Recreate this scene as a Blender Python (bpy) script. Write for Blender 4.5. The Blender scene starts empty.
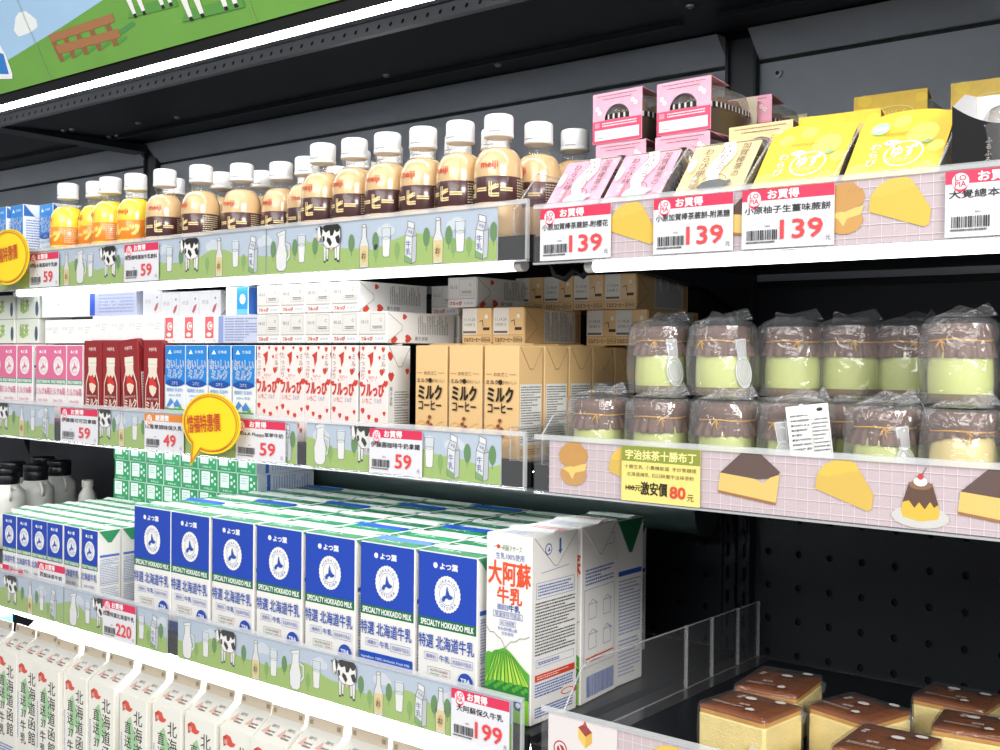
import bpy, math, random
from mathutils import Vector, Matrix
rnd = random.Random(7)
S = bpy.context.scene
COL = S.collection
R = math.radians

# ------------------------------------------------------------------ camera, world, lamps, exposure
cd = bpy.data.cameras.new('camera')
cam = bpy.data.objects.new('camera', cd)
COL.objects.link(cam)
S.camera = cam
RM = ((0.78075211, 0.01728808, -0.62460169), (0.62476062, -0.00557588, 0.78079644), (0.01001577, -0.999835, -0.01515429))
cam.matrix_world = Matrix(((RM[0][0], -RM[0][1], -RM[0][2], 0.745), (RM[1][0], -RM[1][1], -RM[1][2], -0.95),
                           (RM[2][0], -RM[2][1], -RM[2][2], 1.45), (0, 0, 0, 1)))
cd.sensor_width = 36
cd.lens = 40.32
cd.clip_start = .02
w = bpy.data.worlds.new('store'); S.world = w; w.use_nodes = True
w.node_tree.nodes['Background'].inputs[0].default_value = (.93, .96, 1, 1)
w.node_tree.nodes['Background'].inputs[1].default_value = .55
def area(name, loc, rot, sx, sy, power, col=(1, 1, 1)):
    l = bpy.data.lights.new(name, 'AREA'); l.shape = 'RECTANGLE'; l.size = sx; l.size_y = sy; l.energy = power; l.color = col
    o = bpy.data.objects.new(name, l); o.location = loc; o.rotation_euler = rot; COL.objects.link(o); return o
area('unseen_aisle_lamp', (-.6, -1.5, 3.0), (R(18), 0, 0), 3.2, .6, 26, (1, .98, .95))
area('unseen_aisle_lamp', (.4, -2.8, 3.0), (R(40), 0, 0), 3.2, .6, 50, (1, .98, .95))
area('unseen_aisle_lamp', (.8, -4.8, 3.0), (R(64), 0, 0), 3.6, .8, 120, (1, .98, .95))  # added low-angle light from far back, brightens the fronts
area('unseen_aisle_lamp', (3.0, -1.6, 2.6), (R(50), 0, R(58)), 1.6, .8, 190, (1, .98, .95))  # added light from out of view, brightens right-hand sides of cartons and cakes
S.view_settings.view_transform = 'Standard'
S.view_settings.look = 'None'
S.view_settings.gamma = 1
S.view_settings.use_curve_mapping = False
S.view_settings.exposure = -.66
S.cycles.transparent_max_bounces = 32
S.cycles.max_bounces = 8
S.cycles.caustics_reflective = False
S.cycles.caustics_refractive = False

# ------------------------------------------------------------------ materials
def lin(h):
    h = h.lstrip('#'); o = []
    for i in (0, 2, 4):
        c = int(h[i:i+2], 16) / 255
        o.append(c / 12.92 if c <= .04045 else ((c + .055) / 1.055) ** 2.4)
    return (*o, 1)
_M = {}
def ink(h, rough=.45, coat=0., bump=0., bscale=60., var=0., vscale=20., metal=0., spec=.5, name=None):
    """paint / print / board: principled with optional procedural colour variation and relief"""
    k = (h, rough, coat, bump, bscale, var, vscale, metal, spec)
    if k in _M: return _M[k]
    m = bpy.data.materials.new(name or 'print_' + h.lstrip('#')); m.use_nodes = True
    nt = m.node_tree; b = nt.nodes['Principled BSDF']
    b.inputs['Base Color'].default_value = lin(h); b.inputs['Roughness'].default_value = rough
    b.inputs['Metallic'].default_value = metal; b.inputs['Coat Weight'].default_value = coat
    b.inputs['Coat Roughness'].default_value = .08; b.inputs['Specular IOR Level'].default_value = spec
    if var or bump:
        tc = nt.nodes.new('ShaderNodeTexCoord')
    if var:
        n = nt.nodes.new('ShaderNodeTexNoise'); n.inputs['Scale'].default_value = vscale; n.inputs['Detail'].default_value = 4
        nt.links.new(tc.outputs['Object'], n.inputs['Vector'])
        r = nt.nodes.new('ShaderNodeValToRGB'); c = lin(h)
        r.color_ramp.elements[0].position = .3; r.color_ramp.elements[1].position = .7
        r.color_ramp.elements[0].color = (*[x * (1 - var) for x in c[:3]], 1); r.color_ramp.elements[1].color = (*[min(1, x * (1 + var)) for x in c[:3]], 1)
        nt.links.new(n.outputs['Fac'], r.inputs[0]); nt.links.new(r.outputs[0], b.inputs['Base Color'])
    if bump:
        n2 = nt.nodes.new('ShaderNodeTexNoise'); n2.inputs['Scale'].default_value = bscale; n2.inputs['Detail'].default_value = 3
        nt.links.new(tc.outputs['Object'], n2.inputs['Vector'])
        bp = nt.nodes.new('ShaderNodeBump'); bp.inputs['Strength'].default_value = bump; bp.inputs['Distance'].default_value = .002
        nt.links.new(n2.outputs['Fac'], bp.inputs['Height']); nt.links.new(bp.outputs[0], b.inputs['Normal'])
    _M[k] = m
    return m
def film(name, haze=.0, bump=0., bscale=80., tint=(1, 1, 1), rough=.05, ior=1.45):
    """thin clear plastic: see-through with Fresnel reflections, optionally crinkled and slightly milky"""
    if name in _M: return _M[name]
    m = bpy.data.materials.new(name); m.use_nodes = True
    nt = m.node_tree; nt.nodes.clear()
    out = nt.nodes.new('ShaderNodeOutputMaterial'); mix = nt.nodes.new('ShaderNodeMixShader')
    tr = nt.nodes.new('ShaderNodeBsdfTransparent'); tr.inputs[0].default_value = (*tint, 1)
    gl = nt.nodes.new('ShaderNodeBsdfGlossy'); gl.inputs['Roughness'].default_value = rough
    fr = nt.nodes.new('ShaderNodeFresnel'); ge = nt.nodes.new('ShaderNodeNewGeometry')
    sg = nt.nodes.new('ShaderNodeMath'); sg.operation = 'MULTIPLY_ADD'; sg.inputs[1].default_value = -2; sg.inputs[2].default_value = 1
    pw = nt.nodes.new('ShaderNodeMath'); pw.operation = 'POWER'; pw.inputs[0].default_value = ior     # same reflection from either side of the film
    nt.links.new(ge.outputs['Backfacing'], sg.inputs[0]); nt.links.new(sg.outputs[0], pw.inputs[1]); nt.links.new(pw.outputs[0], fr.inputs['IOR'])
    base = tr.outputs[0]
    if haze:
        df = nt.nodes.new('ShaderNodeBsdfDiffuse'); df.inputs[0].default_value = (.9, .92, .95, 1)
        m2 = nt.nodes.new('ShaderNodeMixShader'); m2.inputs[0].default_value = haze
        nt.links.new(tr.outputs[0], m2.inputs[1]); nt.links.new(df.outputs[0], m2.inputs[2]); base = m2.outputs[0]
    if bump:
        tc = nt.nodes.new('ShaderNodeTexCoord')
        n2 = nt.nodes.new('ShaderNodeTexNoise'); n2.inputs['Scale'].default_value = bscale; n2.inputs['Detail'].default_value = 4; n2.inputs['Distortion'].default_value = 1.2
        nt.links.new(tc.outputs['Object'], n2.inputs['Vector'])
        bp = nt.nodes.new('ShaderNodeBump'); bp.inputs['Strength'].default_value = bump; bp.inputs['Distance'].default_value = .004
        nt.links.new(n2.outputs['Fac'], bp.inputs['Height'])
        nt.links.new(bp.outputs[0], gl.inputs['Normal']); nt.links.new(bp.outputs[0], fr.inputs['Normal'])
    nt.links.new(fr.outputs[0], mix.inputs[0]); nt.links.new(base, mix.inputs[1]); nt.links.new(gl.outputs[0], mix.inputs[2])
    nt.links.new(mix.outputs[0], out.inputs[0])
    _M[name] = m
    return m
def lamp_mat(name, col, strength):
    m = bpy.data.materials.new(name); m.use_nodes = True; nt = m.node_tree
    b = nt.nodes['Principled BSDF']
    b.inputs['Emission Color'].default_value = (*col, 1); b.inputs['Emission Strength'].default_value = strength
    return m
BLACK = ink('#22252b', .42, spec=.3, bump=.12, bscale=900, name='black_powder_coat')
BLACK2 = ink('#0b0b0e', .5, spec=.25, name='black_plastic')
GREY = ink('#8f959d', .33, bump=.1, bscale=700, var=.06, vscale=6, name='grey_enamel_steel')
STEEL = ink('#9a9ca2', .3, metal=.9, name='brushed_steel')
CLEAR = film('clear_acrylic', .03)
BAG = film('crinkled_cellophane', .085, 1.0, 40, rough=.07, ior=1.75)
WRAP = film('tight_cake_wrap', .03, .5, 45, rough=.07, ior=1.4)
DOME = film('clear_tub_plastic', .11, .15, 40, tint=(.9, .87, .83), rough=.06)
PET = film('clear_bottle_plastic', .05, 0, rough=.05)
LED = lamp_mat('led_tube_glow', (.96, .98, 1), 44); LED_SOFT = lamp_mat('led_tube_soft_glow', (.96, .98, 1), 8); LED_MID = lamp_mat('led_tube_strong_glow', (.94, .98, 1), 60)

# ------------------------------------------------------------------ mesh building
class MB:
    def __init__(s): s.v = []; s.f = []; s.m = []; s.sm = []; s.mats = []; s.T = None
    def mi(s, m):
        if m not in s.mats: s.mats.append(m)
        return s.mats.index(m)
    def add(s, vs, fs, m, smooth=False):
        o = len(s.v); i = s.mi(m)
        s.v += [tuple(s.T @ Vector(v)) for v in vs] if s.T else [tuple(v) for v in vs]
        for f in fs: s.f.append([o + a for a in f]); s.m.append(i); s.sm.append(smooth)
        return s
    def box(s, x0, x1, y0, y1, z0, z1, m, c=0.):
        if c <= 0:
            return s.add([(x0, y0, z0), (x1, y0, z0), (x1, y1, z0), (x0, y1, z0), (x0, y0, z1), (x1, y0, z1), (x1, y1, z1), (x0, y1, z1)],
                         [(0, 3, 2, 1), (4, 5, 6, 7), (0, 1, 5, 4), (1, 2, 6, 5), (2, 3, 7, 6), (3, 0, 4, 7)], m)
        p = [(x0+c, y0), (x1-c, y0), (x1, y0+c), (x1, y1-c), (x1-c, y1), (x0+c, y1), (x0, y1-c), (x0, y0+c)]
        cx, cy = (x0+x1)/2, (y0+y1)/2
        def ins(q): return (q[0] + (c if q[0] < cx else -c) * .7, q[1] + (c if q[1] < cy else -c) * .7)
        vs = [(*ins(q), z0) for q in p] + [(*q, z0+c) for q in p] + [(*q, z1-c) for q in p] + [(*ins(q), z1) for q in p]
        fs = [tuple(range(7, -1, -1)), tuple(range(24, 32))]
        for k in range(3):
            for i in range(8): fs.append((k*8+i, k*8+(i+1) % 8, k*8+8+(i+1) % 8, k*8+8+i))
        return s.add(vs, fs, m)
    def prism(s, pts, a, b, axis, m, smooth=False):
        """polygon pts swept from a to b along axis 'x','y' or 'z'"""
        def P(p, t): return {'x': (t, p[0], p[1]), 'y': (p[0], t, p[1]), 'z': (p[0], p[1], t)}[axis]
        n = len(pts); vs = [P(p, a) for p in pts] + [P(p, b) for p in pts]
        s.add(vs, [tuple(range(n-1, -1, -1)), tuple(range(n, 2*n))], m)
        return s.add(vs, [(i, (i+1) % n, n+(i+1) % n, n+i) for i in range(n)], m, smooth)
    def lathe(s, prof, m, n=28, cx=0, cy=0, wob=None, smooth=True, cap=True):
        vs = []
        for k, (r, z) in enumerate(prof):
            for i in range(n):
                a = 2*math.pi*i/n; rr = r * (wob(k, a) if wob else 1)
                vs.append((cx + rr*math.cos(a), cy + rr*math.sin(a), z))
        fs = [(k*n+i, k*n+(i+1) % n, k*n+n+(i+1) % n, k*n+n+i) for k in range(len(prof)-1) for i in range(n)]
        s.add(vs, fs, m, smooth)
        if cap:
            if prof[0][0] > 1e-5: s.add(vs[:n], [tuple(range(n-1, -1, -1))], m)
            if prof[-1][0] > 1e-5: s.add(vs[-n:], [tuple(range(n))], m)
        return s
    def tube(s, path, r, m, n=8):
        vs = []; P = [Vector(p) for p in path]
        for k, p in enumerate(P):
            d = (P[min(k+1, len(P)-1)] - P[max(k-1, 0)]).normalized()
            u = d.orthogonal().normalized() if k == 0 else (u - d * u.dot(d)).normalized()
            v = d.cross(u)
            vs += [tuple(p + r*(math.cos(2*math.pi*i/n)*u + math.sin(2*math.pi*i/n)*v)) for i in range(n)]
        fs = [(k*n+i, k*n+(i+1) % n, k*n+n+(i+1) % n, k*n+n+i) for k in range(len(P)-1) for i in range(n)]
        fs += [tuple(range(n-1, -1, -1)), tuple(range((len(P)-1)*n, len(P)*n))]
        return s.add(vs, fs, m, True)
    def canvas(s, O, U, V, N=None): return Canvas(s, O, U, V, N)
    def mesh(s, name):
        me = bpy.data.meshes.new(name); me.from_pydata(s.v, [], s.f)
        for m in s.mats: me.materials.append(m)
        me.polygons.foreach_set('material_index', s.m); me.polygons.foreach_set('use_smooth', s.sm); me.update()
        return me
_G = {}
def glyphs(txt):
    k = txt
    if k not in _G:
        cu = bpy.data.curves.new('lettering', 'FONT'); cu.body = txt; cu.size = 1; cu.resolution_u = 2
        o = bpy.data.objects.new('lettering', cu); me = o.to_mesh()
        _G[k] = ([(v.co.x, v.co.y) for v in me.vertices], [tuple(p.vertices) for p in me.polygons])
        o.to_mesh_clear(); bpy.data.objects.remove(o); bpy.data.curves.remove(cu)
    return _G[k]
def oval(cx, cy, rx, ry, n=24, a0=0, a1=360):
    full = abs(a1 - a0) >= 360
    return [(cx + rx*math.cos(R(a0 + (a1-a0)*i/(n if full else n-1))), cy + ry*math.sin(R(a0 + (a1-a0)*i/(n if full else n-1)))) for i in range(n)]
class Canvas:
    """flat printing on a face: 2D shapes in metres, each new level a hair above the last"""
    STEP = .00006
    def __init__(s, mb, O, U, V, N=None):
        s.mb = mb; s.O = Vector(O); s.U = Vector(U); s.V = Vector(V); s.N = Vector(N) if N else s.U.cross(s.V)
        s.h = .00012; s.wrap = None; s.clip = None
    def up(s): s.h += s.STEP; return s
    def tick(s): s.h += .000012; return s
    def P(s, p):
        if s.wrap:
            r, a0 = s.wrap; a = a0 + p[0] / r; rr = r + s.h
            return (s.O.x + rr*math.sin(a), s.O.y - rr*math.cos(a), s.O.z + p[1])
        return tuple(s.O + s.U*p[0] + s.V*p[1] + s.N*s.h)
    def poly(s, pts, c, up=True):
        if s.clip:
            x0, y0, x1, y1 = s.clip
            for ax, lim, sg in ((0, x0, 1), (0, x1, -1), (1, y0, 1), (1, y1, -1)):
                out = []
                for i, p in enumerate(pts):
                    q = pts[(i+1) % len(pts)]; a = (p[ax]-lim)*sg; b = (q[ax]-lim)*sg
                    if a >= 0: out.append(p)
                    if a*b < 0: t = a/(a-b); out.append((p[0]+t*(q[0]-p[0]), p[1]+t*(q[1]-p[1])))
                pts = out
                if len(pts) < 3: return s
        s.up() if up else s.tick()
        s.mb.add([s.P(p) for p in pts], [tuple(range(len(pts)))], c if not isinstance(c, str) else ink(c)); return s
    def rect(s, x0, y0, x1, y1, c, up=True):
        if s.wrap:
            n = 10; xs = [x0 + (x1-x0)*i/n for i in range(n+1)]
            s.up() if up else s.tick()
            s.mb.add([s.P((x, y0)) for x in xs] + [s.P((x, y1)) for x in xs], [(i, i+1, n+2+i, n+1+i) for i in range(n)], ink(c) if isinstance(c, str) else c, True); return s
        return s.poly([(x0, y0), (x1, y0), (x1, y1), (x0, y1)], c, up)
    def oval(s, cx, cy, rx, ry, c, n=24, up=True): return s.poly(oval(cx, cy, rx, ry, n), c, up)
    def line(s, pts, wd, c, closed=False, up=True):
        s.up() if up else s.tick()
        P = list(pts) + ([pts[0]] if closed else [])
        c = ink(c) if isinstance(c, str) else c
        for a, b in zip(P[:-1], P[1:]):
            dx, dy = b[0]-a[0], b[1]-a[1]; L = math.hypot(dx, dy) or 1; nx, ny = -dy/L*wd/2, dx/L*wd/2; ex, ey = dx/L*wd*.3, dy/L*wd*.3
            q = [(a[0]+nx-ex, a[1]+ny-ey), (a[0]-nx-ex, a[1]-ny-ey), (b[0]-nx+ex, b[1]-ny+ey), (b[0]+nx+ex, b[1]+ny+ey)]
            if s.clip and not all(s.clip[0] <= p[0] <= s.clip[2] and s.clip[1] <= p[1] <= s.clip[3] for p in q): continue
            s.tick(); s.mb.add([s.P(p) for p in q], [(0, 1, 2, 3)], c)
        return s
    def frame(s, x0, y0, x1, y1, wd, c): return s.line([(x0, y0), (x1, y0), (x1, y1), (x0, y1)], wd, c, True)
    def text(s, txt, cx, cy, h, c, w=None, bold=0., rot=0, al='c', up=True):
        vs, fs = glyphs(txt)
        if not vs or (s.clip and not (s.clip[0]+h/2 < cx < s.clip[2]-h/2)): return s
        s.up() if up else s.tick()
        x0 = min(v[0] for v in vs); x1 = max(v[0] for v in vs); y0 = min(v[1] for v in vs); y1 = max(v[1] for v in vs)
        sy = h/(y1-y0); sx = sy if w is None else w/(x1-x0)
        W = (x1-x0)*sx; ox = {'c': -W/2, 'l': 0, 'r': -W}[al]; ca, sa = math.cos(R(rot)), math.sin(R(rot))
        for bx, by in (((0, 0),) if not bold else ((-bold, -bold), (bold, -bold), (-bold, bold), (bold, bold))):
            q = []
            for x, y in vs:
                px, py = (x-x0)*sx + ox + bx*sy, (y-(y0+y1)/2)*sy + by*sy
                q.append(s.P((cx + px*ca - py*sa, cy + px*sa + py*ca)))
            s.mb.add(q, fs, c if not isinstance(c, str) else ink(c)); s.tick()
        return s
    def vtext(s, txt, cx, top, size, c, bold=0., gap=1., wx=1.):
        if s.clip and not (s.clip[0]+size/2 < cx < s.clip[2]-size/2): return s
        s.up()
        for i, ch in enumerate(txt):
            if ch == ' ': continue
            vs, fs = glyphs(ch); adv = max(v[0] for v in vs) + min(v[0] for v in vs)
            for bx, by in (((0, 0),) if not bold else ((-bold, -bold), (bold, -bold), (-bold, bold), (bold, bold))):
                s.tick(); s.mb.add([s.P((cx + (x-adv/2+bx)*size*wx, top - size*(i*gap+.5) + (y-.38+by)*size)) for x, y in vs], fs, ink(c) if isinstance(c, str) else c)
        return s
    def lines(s, x0, y0, x1, y1, n, c, fill=.62, seed=1, dash=.003):
        """a block of small print: rows of short dashes"""
        s.up(); r = random.Random(seed); ph = (y1-y0)/n; cc = ink(c) if isinstance(c, str) else c; q = []; f = []
        for i in range(n):
            y = y1 - ph*(i+.5); x = x0; end = x1 if r.random() < .75 else x0 + (x1-x0)*r.uniform(.5, .95)
            while x < end:
                L = dash*r.uniform(.4, 1.3); e = min(end, x+L); hh = ph*fill/2*r.uniform(.75, 1); k = len(q)
                q += [s.P((x, y-hh)), s.P((e, y-hh)), s.P((e, y+hh)), s.P((x, y+hh))]; f.append((k, k+1, k+2, k+3)); x = e + dash*.25
        s.mb.add(q, f, cc); return s
    def bars(s, x0, y0, x1, y1, c='#222222', seed=3):
        s.up(); r = random.Random(seed); x = x0
        while x < x1:
            wv = r.choice((.0005, .0008, .0012)); s.rect(x, y0, min(x+wv, x1), y1, c, up=False); x += wv + r.choice((.0005, .0007, .001))
        return s

# ------------------------------------------------------------------ things and parts
def props(o, label, cat, group=None):
    o['label'] = label; o['category'] = cat
    if group: o['group'] = group
def part(name, data, parent, loc=None, rot=None, label=None):
    me = data.mesh(name) if isinstance(data, MB) else data
    o = bpy.data.objects.new(name, me); COL.objects.link(o); o.parent = parent
    if loc: o.location = loc
    if rot: o.rotation_euler = rot
    if label: o['label'] = label
    return o
def thing(name, parts, label, cat, loc=None, rot=(0, 0, 0), group=None):
    """parts: one MB/mesh (a plain thing) or a list of (part name, MB/mesh[, sub-parts])"""
    if loc is None:                                                 # built in place: put the origin at the thing's base
        def walk(ps): return [ps] if isinstance(ps, MB) else [b for p in ps for b in [p[1]] + (walk(p[2]) if len(p) > 2 else [])]
        bs = walk(parts); vs = [v for b in bs for v in b.v]
        lo = [min(v[i] for v in vs) for i in range(3)]; hi = [max(v[i] for v in vs) for i in range(3)]
        loc = ((lo[0]+hi[0])/2, (lo[1]+hi[1])/2, lo[2])
        for b in bs: b.v = [(v[0]-loc[0], v[1]-loc[1], v[2]-loc[2]) for v in b.v]
    if not isinstance(parts, list):
        me = parts.mesh(name) if isinstance(parts, MB) else parts
        o = bpy.data.objects.new(name, me)
    else: o = bpy.data.objects.new(name, None); o.empty_display_size = .02
    COL.objects.link(o); o.location = loc; o.rotation_euler = rot; props(o, label, cat, group)
    if isinstance(parts, list):
        for p in parts:
            q = part(p[0], p[1], o)
            for sp in (p[2] if len(p) > 2 else []): part(sp[0], sp[1], q)
    return o
def fix(parts):
    """turn builders into shared mesh data once, so that every copy uses the same"""
    return [(p[0], p[1].mesh(p[0]) if isinstance(p[1], MB) else p[1], *( [fix(p[2])] if len(p) > 2 else [])) for p in parts]
def struct(name, mb):
    o = bpy.data.objects.new(name, mb.mesh(name)); COL.objects.link(o); o['kind'] = 'structure'; return o
ORD = ['first', 'second', 'third', 'fourth', 'fifth', 'sixth', 'seventh', 'eighth', 'ninth', 'tenth', 'eleventh', 'twelfth', 'thirteenth', 'fourteenth', 'fifteenth', 'sixteenth']

# ------------------------------------------------------------------ the refrigerated case (setting)
YB = .5
mb = MB(); mb.box(-5, 4, -5, 1, -.05, 0, ink('#b9b7b2', .25, var=.05, vscale=3, name='floor_vinyl')); struct('floor', mb)
def holed(mb, x0, x1, z0, z1, y, hx, hz, rx, rz, m, n=12, depth=.004):
    """one back-panel cell with a real hole in it"""
    inner = [(hx + rx*math.cos(2*math.pi*(i+.5)/n), hz + rz*math.sin(2*math.pi*(i+.5)/n)) for i in range(n)]
    outer = []
    for px, pz in inner:
        dx, dz = px-hx, pz-hz
        t = min(((x1-hx) if dx > 0 else (x0-hx))/dx if abs(dx) > 1e-9 else 9e9, ((z1-hz) if dz > 0 else (z0-hz))/dz if abs(dz) > 1e-9 else 9e9)
        outer.append((hx+dx*t, hz+dz*t))
    vs = [(p[0], y, p[1]) for p in outer] + [(p[0], y, p[1]) for p in inner] + [(p[0], y+depth, p[1]) for p in inner]
    fs = [(i, (i+1) % n, n+(i+1) % n, n+i) for i in range(n)] + [(n+i, n+(i+1) % n, 2*n+(i+1) % n, 2*n+i) for i in range(n)]
    k = len(vs)
    for cx, cz in ((x0, z0), (x1, z0), (x1, z1), (x0, z1)):      # fill the four corners
        a = min(range(n), key=lambda i: (outer[i][0]-cx)**2 + (outer[i][1]-cz)**2 if abs(outer[i][0]-cx) < 1e-6 else 9)
        b = min(range(n), key=lambda i: (outer[i][0]-cx)**2 + (outer[i][1]-cz)**2 if abs(outer[i][1]-cz) < 1e-6 else 9)
        vs.append((cx, y, cz)); fs.append((a, b, len(vs)-1))
    mb.add(vs, fs, m)
mb = MB()
P1 = .0439; P2 = .0465
mb.box(-2.7, 1.1, YB+.006, YB+.03, .6, 2.0, BLACK2)
for k in range(22):
    xc = .0677 + P1*k
    for j in range(6): holed(mb, xc-P1/2, xc+P1/2, 1.1851+P2*(2-j)-P2/2, 1.1851+P2*(2-j)+P2/2, YB, xc, 1.1851+P2*(2-j), .0046, .0052, BLACK)
for k in range(20):
    xc = -.0301 - .0443*k
    for j in range(6): holed(mb, xc-.0443/2, xc+.0443/2, 1.1865+P2*(2-j)-P2/2, 1.1865+P2*(2-j)+P2/2, YB, xc, 1.1865+P2*(2-j), .0046, .0052, BLACK)
zt = 1.1851 + P2*2.5; zb = 1.1851 - P2*3.5
mb.box(-2.7, 1.1, YB, YB+.006, .6, zb, BLACK); mb.box(-2.7, 1.1, YB, YB+.006, zt, 1.56, BLACK)
mb.box(-2.7, -.9383, YB, YB+.006, zb, zt, BLACK)
struct('wall_back', mb)
mb = MB()                                                           # enamelled upper back panels and the sloped cove above them
for x0, x1 in ((-2.7, -1.405), (-1.365, .0), (.047, 1.1)):
    mb.box(x0, x1, YB-.006, YB, 1.56, 1.862, GREY)
    mb.prism([(YB-.008, 1.868), (YB+.0, 1.868), (YB-.02, 1.905), (YB-.045, 1.903)], x0, x1, 'x', GREY)
mb.box(-2.7, 1.1, YB-.004, YB, 1.55, 1.91, BLACK2)
for sx_, sz_ in ((.075, 1.845), (-1.345, 1.838)): mb.prism(oval(sx_, sz_, .0062, .0062, 16), YB-.010, YB-.006, 'y', STEEL).prism(oval(sx_, sz_, .003, .003, 6), YB-.0104, YB-.010, 'y', BLACK2)
struct('trim_1', mb)
for n, xc in ((2, .0235), (3, -1.385)):                             # slotted uprights
    mb = MB(); m = GREY if False else BLACK
    x0, x1 = xc-.0225, xc+.0225; y0 = YB-.012
    zs = 1.30
    mb.box(x0, x1, y0, YB-.006, zs, 1.90, ink('#2b2e33', .35)); mb.box(x0, x1, y0, YB, .7, 1.0, m)
    zc = 1.0
    while zc < zs - 1e-6:
        z1 = min(zc+.0332, zs)
        for a, b, hx in ((x0, xc, xc-.0125), (xc, x1, xc+.0125)): holed(mb, a, b, zc, z1, y0, hx, (zc+z1)/2, .0028, .0115, m, 8, .006)
        zc = z1
    mb.box(x0-.001, x0+.003, y0-.006, YB, 1.0, 1.9, m); mb.box(x1-.003, x1+.001, y0-.006, YB, 1.0, 1.9, m)
    struct('trim_%d' % n, mb)
mb = MB()
mb.add([(-2.7, .10, 1.886), (1.1, .10, 1.886), (1.1, YB-.03, 1.906), (-2.7, YB-.03, 1.906)], [(0, 1, 2, 3)], BLACK2)
mb.add([(-2.7, .10, 1.93), (1.1, .10, 1.93), (1.1, YB, 1.95), (-2.7, YB, 1.95)], [(3, 2, 1, 0)], BLACK2)
for x0, x1, a, b in ((-1.36, -1.30, .2, .203), (-2.6, -1.42, .36, .363), (-1.36, .0, .36, .363), (.05, 1.0, .36, .363)):
    mb.box(x0, x1, a, b, 1.893, 1.899, BLACK)
mb.box(-1.41, -1.36, .12, .46, 1.884, 1.9, BLACK)
for x, y in ((-1.33, .248), (-1.306, .252), (-1.338, .354), (-1.315, .358), (-1.156, .302), (-1.055, .319), (-.516, .329), (-.342, .396), (.042, .305)):
    z = 1.886 + (y-.1)*.054; mb.lathe([(.0055, z+.001), (.0055, z-.002), (.003, z-.004), (0, z-.0042)], STEEL, 12, x, y)
struct('ceiling', mb)
mb = MB()                                                           # black fascia between header board and lamp
mb.prism([(-.0475, 1.8485), (-.044, 1.8485), (-.044, 1.876), (.0, 1.882), (.10, 1.893), (.10, 2.13), (-.168, 2.13), (-.036, 1.868), (-.0475, 1.8625)], -2.7, 1.1, 'x', BLACK2)
struct('trim_4', mb)
mb = MB()                                                           # perforated lamp rail
mb.prism([(.094, 1.872), (.100, 1.870), (.106, 1.890), (.100, 1.892)], -2.7, .6, 'x', STEEL)
c = mb.canvas((0, .094, 1.872), (1, 0, 0), (0, .29, .957))
for k in range(150): c.oval(-2.6 + .0215*k, .0085, .0028, .0036, BLACK2, 8, up=False)
struct('trim_5', mb)
mb = MB(); n = 16                                                   # round air duct low on the back wall of the milk bay
mb.prism(oval(.45, 1.24, .036, .036, 20), -1.3, -.002, 'x', ink('#33413f', .28, name='duct_paint'), True)
struct('trim_6', mb)
mb = MB(); mb.box(-2.7, 1.1, -.02, .5, .55, .73, BLACK); struct('trim_7', mb)

# header board with the pasture picture, leaning out over the aisle
mb = MB(); HV = (0, -.449, .893); HO = (0, -.05, 1.863)
c = mb.canvas(HO, (1, 0, 0), HV); hv = Vector(HV); hn = Vector((1, 0, 0)).cross(hv)
mb.T = Matrix(((1, 0, 0, 0), (0, hv.y, -hn.y, HO[1]), (0, hv.z, -hn.z, HO[2]), (0, 0, 0, 1)))
mb.box(-2.4, 1.0, 0, .3, 0, .008, ink('#e9e9e6', .5)); mb.T = None
GRASS = '#6fa648'
c.rect(-2.4, 0, 1.0, .3, ink(GRASS, .55, var=.07, vscale=9))
c.poly([(-2.4, .01), (-1.1, .03), (-.939, .045), (-.774, .065), (-.65, .082), (-.4, .13), (-.1, .2), (.1, .3), (-2.4, .3)], ink('#a9cdee', .55, var=.06, vscale=5))
c.poly([(-1.4, .16), (-.9, .14), (-.6, .2), (-.6, .22), (-1.4, .2)], '#c3def5')
c.poly([(-.885, .072), (-.89, .082), (-.88, .09), (-.872, .098), (-.858, .103), (-.84, .102), (-.83, .094), (-.822, .086), (-.826, .076), (-.84, .0735), (-.86, .0715)], '#eef2f4')
for k, (x, y) in enumerate(((-.62, .145), (-.3, .215))): c.oval(x, y, .06, .02, '#eef2f4').oval(x+.02, y+.012, .03, .02, '#eef2f4', up=False)
c.poly([(-.66, .028), (-.60, .04), (-.605, .045), (-.67, .034)], '#4f9250')
FENCE = '#a9744c'
for x in (-.8, -.768, -.735, -.7, -.66):
    c.poly([(x+.004, .021), (x+.03, .026), (x+.03, .03), (x+.004, .026)], '#579a46', up=False)
c.up()
for x in (-.8, -.768, -.735, -.7, -.66): c.poly([(x-.006, .021), (x+.006, .021), (x+.004, .052), (x-.008, .052)], '#93623f', up=False)
c.poly([(-.806, .05), (-.643, .051), (-.640, .062), (-.81, .061)], FENCE).poly([(-.8, .032), (-.643, .03), (-.641, .041), (-.802, .044)], FENCE, up=False)
c.poly([(-1.06, .02), (-.983, .022), (-.948, .017), (-.942, .025), (-.938, .052), (-.942, .07), (-.955, .09), (-1.06, .1)], '#f4f6f8')
c.poly([(-1.06, .028), (-.983, .03), (-.952, .025), (-.943, .055), (-.96, .062), (-1.06, .058)], '#2f7fd0').poly([(-1.06, .036), (-.99, .037), (-.985, .05), (-1.06, .049)], '#c9dcf2')
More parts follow.
